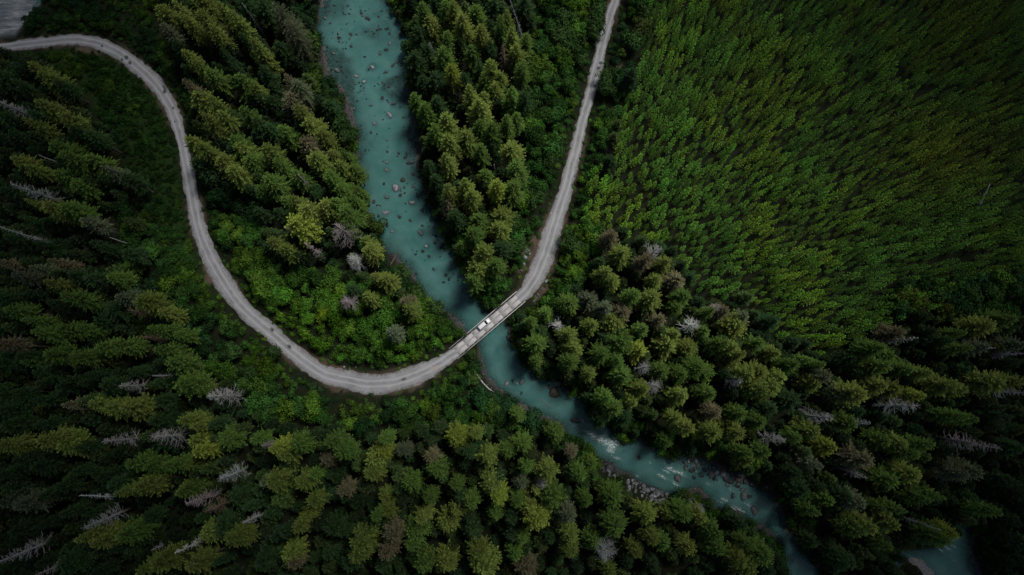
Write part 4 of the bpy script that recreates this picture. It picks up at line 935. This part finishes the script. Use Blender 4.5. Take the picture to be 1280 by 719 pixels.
# ------------------------------------------------------------------ rocks
def rock_mesh(seed):
    import bmesh
    r = np.random.default_rng(seed); bm_ = bmesh.new(); bmesh.ops.create_icosphere(bm_, subdivisions=3, radius=1.0)
    V = np.array([v.co[:] for v in bm_.verts]); Fc = np.array([[v.index for v in f.verts] for f in bm_.faces]); bm_.free()
    planes = r.normal(size=(11, 3)); planes /= np.linalg.norm(planes, axis=1)[:, None]; offs = r.uniform(.55, .95, 11)
    for n_, o_ in zip(planes, offs):
        d = V @ n_ - o_; V = V - np.where(d > 0, d, 0)[:, None] * n_[None] * .9
    V += r.normal(size=V.shape) * .018; V *= np.array([1, .78, .62])
    return mesh_from('boulder', V, Fc, mats=[M_ROCK])
ROCKM = [rock_mesh(600 + k) for k in range(8)]
RC = dict(l=(.22, .24, .25), m=(.11, .118, .122), d=(.034, .035, .038), r=(.060, .046, .042))
RCN = dict(l='pale grey', m='mid grey', d='dark wet', r='reddish brown')
ROCKS = """422,88,6,m;445,95,7,l;455,102,6,l;466,84,8,l;461,87,6,d;437,49,4,m;439,58,4,d;417,67,5,m;488,54,6,l;483,62,6,d;475,67,5,m;497,77,5,m;456,71,4,d;467,42,4,d;445,43,4,m;430,130,6,d;447,126,4,d;464,132,4,m;491,130,7,m;487,144,7,l;468,155,5,l;447,162,5,d;413,29,4,m;453,20,4,m;457,188,5,d;483,203,5,l;483,213,6,l;513,203,8,d;503,225,7,d;460,223,6,d;495,235,10,l;499,192,4,d;507,197,5,d;517,218,5,d;480,230,4,d
483,247,6,m;467,252,5,d;516,253,8,l;522,246,6,m;483,266,8,l;499,271,5,d;513,276,4,r;491,290,7,l;526,292,9,m;533,308,6,l;552,308,9,d;542,337,5,d;580,364,8,m;555,353,4,d;520,318,4,d;473,270,4,d;528,282,4,d;520,342,4,d;508,326,3,d
638,423,9,d;637,415,7,d;655,454,8,d;653,476,7,m;633,480,6,l;641,477,6,d;672,471,8,d;687,470,9,r;694,492,15,r;697,480,8,m;688,484,7,d;705,488,6,d;719,525,12,m;740,525,4,l;732,528,4,l;662,510,4,d;652,491,4,d;710,490,6,d
799,572,5,r;847,598,10,m;762,585,10,d;757,580,7,d;767,582,6,d;780,552,8,d;790,549,6,d;837,568,8,d;861,577,6,l;866,583,6,l;863,588,7,d;868,597,6,d;857,585,6,m;873,583,7,m;877,594,6,d;890,594,9,m;895,592,8,l;862,573,6,d;870,577,6,m;855,578,5,d;882,588,6,d;870,590,5,l
893,597,7,d;903,593,9,m;908,598,9,d;915,593,7,d;925,593,7,m;915,602,8,d;921,607,8,d;916,619,7,d;930,621,10,m;937,621,6,d;943,638,12,m;955,608,7,m;928,612,7,m;933,600,7,d;910,606,6,m;923,600,7,r;940,606,6,d
660,313,4,l;657,322,5,l;662,318,3.5,l;655,330,4,l;651,338,4,m;664,308,3,l;658,316,4,l;672,368,4,m;678,362,4,m;683,352,4,l;668,376,4,m;697,305,3,l;694,311,3,l;430,459,2.5,l;437,461,2.5,l;445,459,2.5,m;773,80,3,l;770,84,2.5,l;755,161,2.5,l;760,163,2.5,l;676,372,5,m;543,437,2.5,l"""
rocks = []
for tok in ROCKS.replace('\n', ';').split(';'):
    a, b_, c_, d_ = tok.split(','); rocks.append((float(a), float(b_), float(c_), d_))
r_ = random.Random(9)
for k in range(95):    # the boulder bar
    a = r_.uniform(783, 834); b_ = 597 + (a - 786) * .38 + r_.uniform(0, 19); rocks.append((a, b_, r_.uniform(2.4, 4.6), r_.choice('llmmmdd')))
for k in range(34):    # rock jam
    s = r_.random(); rocks.append((852 + s * 80 + r_.uniform(-4, 4), 574 + s * 36 + r_.uniform(-8, 8), r_.uniform(2.2, 4.5), r_.choice('lmddddr')))
for k in range(16):
    rocks.append((r_.uniform(752, 768), r_.uniform(576, 594), r_.uniform(2.5, 5), r_.choice('mdd')))
small = []
def lerp_river(v):
    def at(B, y):
        for i in range(len(B) - 1):
            if B[i][1] <= y <= B[i + 1][1]: return B[i][0] + (B[i + 1][0] - B[i][0]) * (y - B[i][1]) / max(1e-6, B[i + 1][1] - B[i][1])
        return B[-1][0]
    return at(LB, v), at(RB, v)
for k in range(400):
    y = r_.uniform(4, 355) ** 1.0 if k % 3 else r_.uniform(4, 150); a, b_ = lerp_river(y); u_ = r_.random()
    u_ = u_ if r_.random() < .5 else (.55 + .45 * u_)
    if y < 160 and r_.random() < .3: u_ *= .35
    if vnoise(y * .9 + 7, u_ * 60, 14, 1) < .42: continue
    small.append((a + 3 + (b_ - a - 6) * u_, y, r_.uniform(1.4, 3.2) if r_.random() < .8 else r_.uniform(3, 5.2), r_.choice('dddddm')))
items = []; rmass = []; rockpos = []
allr = sorted(rocks + small, key=lambda q: -q[2])
for nr, (px, py, s, c_) in enumerate(allr):
    x, y = P(px, py, WL if (px, py) else 0); R = s * .285 * .64; gz = zt(x, y); inwater = float(sdist(np.array([x]), np.array([y]), river)[0]) < 0
    z = max(gz + R * .12, WL - R * .22) if inwater else gz + R * .15
    if not inwater and gz > -1.2: x, y = P(px, py, 0); z = zt(x, y) + R * .15
    rockpos.append((x, y, R))
    if nr >= 298: rmass.append((x, y, z, R, jit(RC[c_], .2))); continue
    o = link('boulder', ROCKM[r_.randrange(8)]); o.location = (x, y, z); o.rotation_euler = (r_.uniform(-.3, .3), r_.uniform(-.3, .3), r_.uniform(0, 6.28))
    o.scale = (R * r_.uniform(.95, 1.3), R * r_.uniform(.9, 1.1), R * r_.uniform(.8, 1.1)); o.color = (*jit(RC[c_], .2), 1)
    tag(o, 'x', 'rock', 'boulders in the river and along its banks'); items.append((o, px, py, ('large ' if s > 7.5 else 'small ' if s < 3.5 else '') + RCN[c_], 'boulder'))
relabel(items)
wm = bpy.data.objects['river'].data; nv_ = len(wm.vertices); wc = np.empty(nv_ * 3, np.float32); wm.vertices.foreach_get('co', wc); wc = wc.reshape(-1, 3); sv = np.empty(nv_, np.float32); wm.attributes['silt'].data.foreach_get('value', sv)
for q in [q for q in rockpos if q[2] > .75]:      # the stones spread out below the surface, so the water over their feet is thin
    d = np.hypot(wc[:, 0] - q[0], wc[:, 1] - q[1]) / (q[2] * 1.45 + .2); sv = np.minimum(sv, .72 + .28 * sm(.5, 1.1, d + (vnoise(wc[:, 0], wc[:, 1], 1.1, 0) - .5) * .5))
wm.attributes['silt'].data.foreach_set('value', sv.astype(np.float32))
rk = ROCKM[0]; rv = np.array([v.co[:] for v in rk.vertices]); rf = np.array([p.vertices[:] for p in rk.polygons]); ra = np.array([q[:4] for q in rmass])
mass('river_stones', [(rv, rf, np.zeros(len(rv)), np.zeros(len(rf), int))], ra[:, :3], np.stack([ra[:, 3]] * 3, 1), RNG.uniform(0, 6.28, len(ra)), np.array([q[4] for q in rmass]), [M_ROCKS], 'small dark stones breaking the surface of the shallow river', 'stones')
# cobbles along the shores: one mass
cb = scatter(None, .9, 160000, 61, (-110, 130, -64, 150)); s_ = sdist(cb[:, 0], cb[:, 1], river); ok = (s_ < 2.2) & (s_ > -4.0 - 4 * vnoise(cb[:, 0], cb[:, 1], 9, 1)); cb, s_ = cb[ok], s_[ok]
ok = (vnoise(cb[:, 0], cb[:, 1], 6, 2) > .35) | (s_ > -1); cb = cb[ok]
ib = scatter(None, 1.1, 20000, 62, (120, 175, -80, -40)); ibar = polyw([(1128,704),(1150,703),(1170,722),(1175,760),(1125,760)], WL); ib = ib[in_poly(ib[:, 0], ib[:, 1], ibar)]
cb = np.concatenate([cb, ib]); cr_ = RNG.uniform(.12, .42, len(cb)); cz = terrain(cb[:, 0], cb[:, 1])
octv = np.array([(1, 0, 0), (0, 1, 0), (-1, 0, 0), (0, -1, 0), (0, 0, .7), (0, 0, -.5)], float); octf = np.array([(0, 1, 4), (1, 2, 4), (2, 3, 4), (3, 0, 4), (1, 0, 5), (2, 1, 5), (3, 2, 5), (0, 3, 5)])
ang = RNG.uniform(0, 6.28, len(cb)); Vc = octv[None] * cr_[:, None, None] * RNG.uniform(.7, 1.3, (len(cb), 6, 1)); ca, sa = np.cos(ang)[:, None], np.sin(ang)[:, None]
Vc = np.stack([Vc[:, :, 0] * ca - Vc[:, :, 1] * sa + cb[:, 0, None], Vc[:, :, 0] * sa + Vc[:, :, 1] * ca + cb[:, 1, None], Vc[:, :, 2] + cz[:, None] + .05], 2).reshape(-1, 3)
Fcb = (octf[None] + (np.arange(len(cb)) * 6)[:, None, None]).reshape(-1, 3)
m, t, b = newmat('cobble'); L(t, ramp(t, N(t, 'ShaderNodeNewGeometry').outputs['Random Per Island'], [(0.0, (.02, .02, .021)), (.6, (.055, .056, .058)), (1.0, (.19, .19, .195))]), b.inputs['Base Color']); b.inputs['Roughness'].default_value = .75
tag(link('river_cobbles', mesh_from('river_cobbles', Vc, Fcb, mats=[m])), 'grey cobbles and stones strewn along the river margins', 'cobbles', kind='stuff')

# ------------------------------------------------------------------ pale gravel island in the side channel
n = 40; V = []; cx, cy = P(1150, 716, WL)
for ring, (f_, h_) in enumerate(((1.0, -.5), (.8, .15), (.5, .45), (.05, .6))):
    for k in range(n):
        th = 2 * math.pi * k / n; rr_ = f_ * (1 + .12 * math.sin(3 * th + 1) + .06 * math.sin(8 * th)); a = 8.2 * rr_ * math.cos(th) * .8; b_ = 4.6 * rr_ * math.sin(th); an = math.radians(-34)
        V.append((cx + a * math.cos(an) - b_ * math.sin(an), cy + a * math.sin(an) + b_ * math.cos(an), WL + h_ + random.uniform(-.05, .05)))
q = [(r * n + k, r * n + (k + 1) % n, (r + 1) * n + (k + 1) % n, (r + 1) * n + k) for r in range(3) for k in range(n)]
M_GRAV = simple('pale_gravel', (.12, .118, .118), (.34, .33, .33), 1.6, .95, .8, 6, .2, 'world')
tag(link('gravel_island', mesh_from('gravel_island', V, [np.array(q), np.array([tuple(3 * n + k for k in range(n))])], mats=[M_GRAV], smooth=True)), kind='structure')

# ------------------------------------------------------------------ fallen logs
def log(pts, rad, tint, label, stubs=5, zz=None):
    b_ = MB(); W3 = []
    for k, (a, c_) in enumerate(pts):
        x, y = P(a, c_, WL); W3.append((x, y, max(zt(x, y), WL) + rad * .8 + (zz[k] if zz else 0)))
    b_.tube(W3, [rad * (1 - .12 * k) for k in range(len(W3))], 8)
    o = link('fallen_log', b_.mesh('fallen_log', [M_DEAD], True)); o.color = (*tint, 1); tag(o, label, 'log')
    s_ = MB(); r2 = random.Random(len(label))
    for k in range(stubs):
        i = r2.randrange(len(W3) - 1); f_ = r2.random(); p = [W3[i][j] + (W3[i + 1][j] - W3[i][j]) * f_ for j in range(3)]; a = r2.uniform(0, 6.28)
        s_.tube([p, (p[0] + math.cos(a) * 1.1, p[1] + math.sin(a) * 1.1, p[2] + .5)], [.07, .03], 4)
    if stubs: s = s_.build('branch_stub', M_DEAD, o); s.color = (*tint, 1)
log([(595,460),(596,468),(604,479),(611,486),(620,492)], .33, (.52, .50, .49), 'bleached curved driftwood log on the bank just below the bridge', 4)
log([(497,316),(492,327),(489,334)], .35, (.10, .075, .06), 'dark brown log leaning into the river above the bridge', 4, [.2, .6, 1.1])
log([(675,497),(687,510)], .14, (.20, .18, .17), 'thin sunken branch lying in the pool above the rapids', 0)
log([(1098,505),(1066,508)], .22, (.30, .28, .28), 'thin grey log lying between conifers beside the widest grey snag', 3)

# ------------------------------------------------------------------ broken cloud added out of view above the camera, to darken the frame edges
m, t, b = newmat('added_shade_veil'); b.inputs['Base Color'].default_value = (.9, .9, .9, 1); b.inputs['Roughness'].default_value = 1.0; b.inputs['Specular IOR Level'].default_value = 0
tr = N(t, 'ShaderNodeBsdfTransparent'); mx = N(t, 'ShaderNodeMixShader'); mx.inputs[0].default_value = .5
L(t, tr.outputs[0], mx.inputs[1]); L(t, b.outputs[0], mx.inputs[2]); L(t, mx.outputs[0], t.nodes['Material Output'].inputs[0]); M_SHADE_VEIL = m
def added_shade_cloud(gxc, gyc, rx, ry, z, seed):
    """cloud whose shade falls on (gxc, gyc)"""
    import bmesh
    cx = gxc + dirv.x / dirv.z * z; cy = gyc + dirv.y / dirv.z * z
    bm_ = bmesh.new(); bmesh.ops.create_icosphere(bm_, subdivisions=4, radius=1.0); V = np.array([v.co[:] for v in bm_.verts]); Fc = np.array([[v.index for v in f.verts] for f in bm_.faces]); bm_.free()
    r = np.random.default_rng(seed); k = np.ones(len(V))
    for q in range(26):
        d = r.normal(size=3); d /= np.linalg.norm(d); k += .16 * np.exp(-((V - d) ** 2).sum(1) / .09)
    V = V * k[:, None]; V[:, 2] = np.where(V[:, 2] < -.25, -.25, V[:, 2])
    o = link('added_shade_cloud', mesh_from('added_shade_cloud', V * np.array([rx, ry, 34]), Fc, mats=[M_SHADE_VEIL], smooth=True)); o.location = (cx, cy, z); o['kind'] = 'structure'
for k, a in enumerate([(-235, 40, 105, 190), (235, 20, 95, 210), (10, -135, 230, 75), (190, 190, 150, 90), (-150, -90, 90, 80), (170, -75, 110, 80)]):
    added_shade_cloud(*a, 470 + 22 * k, k)
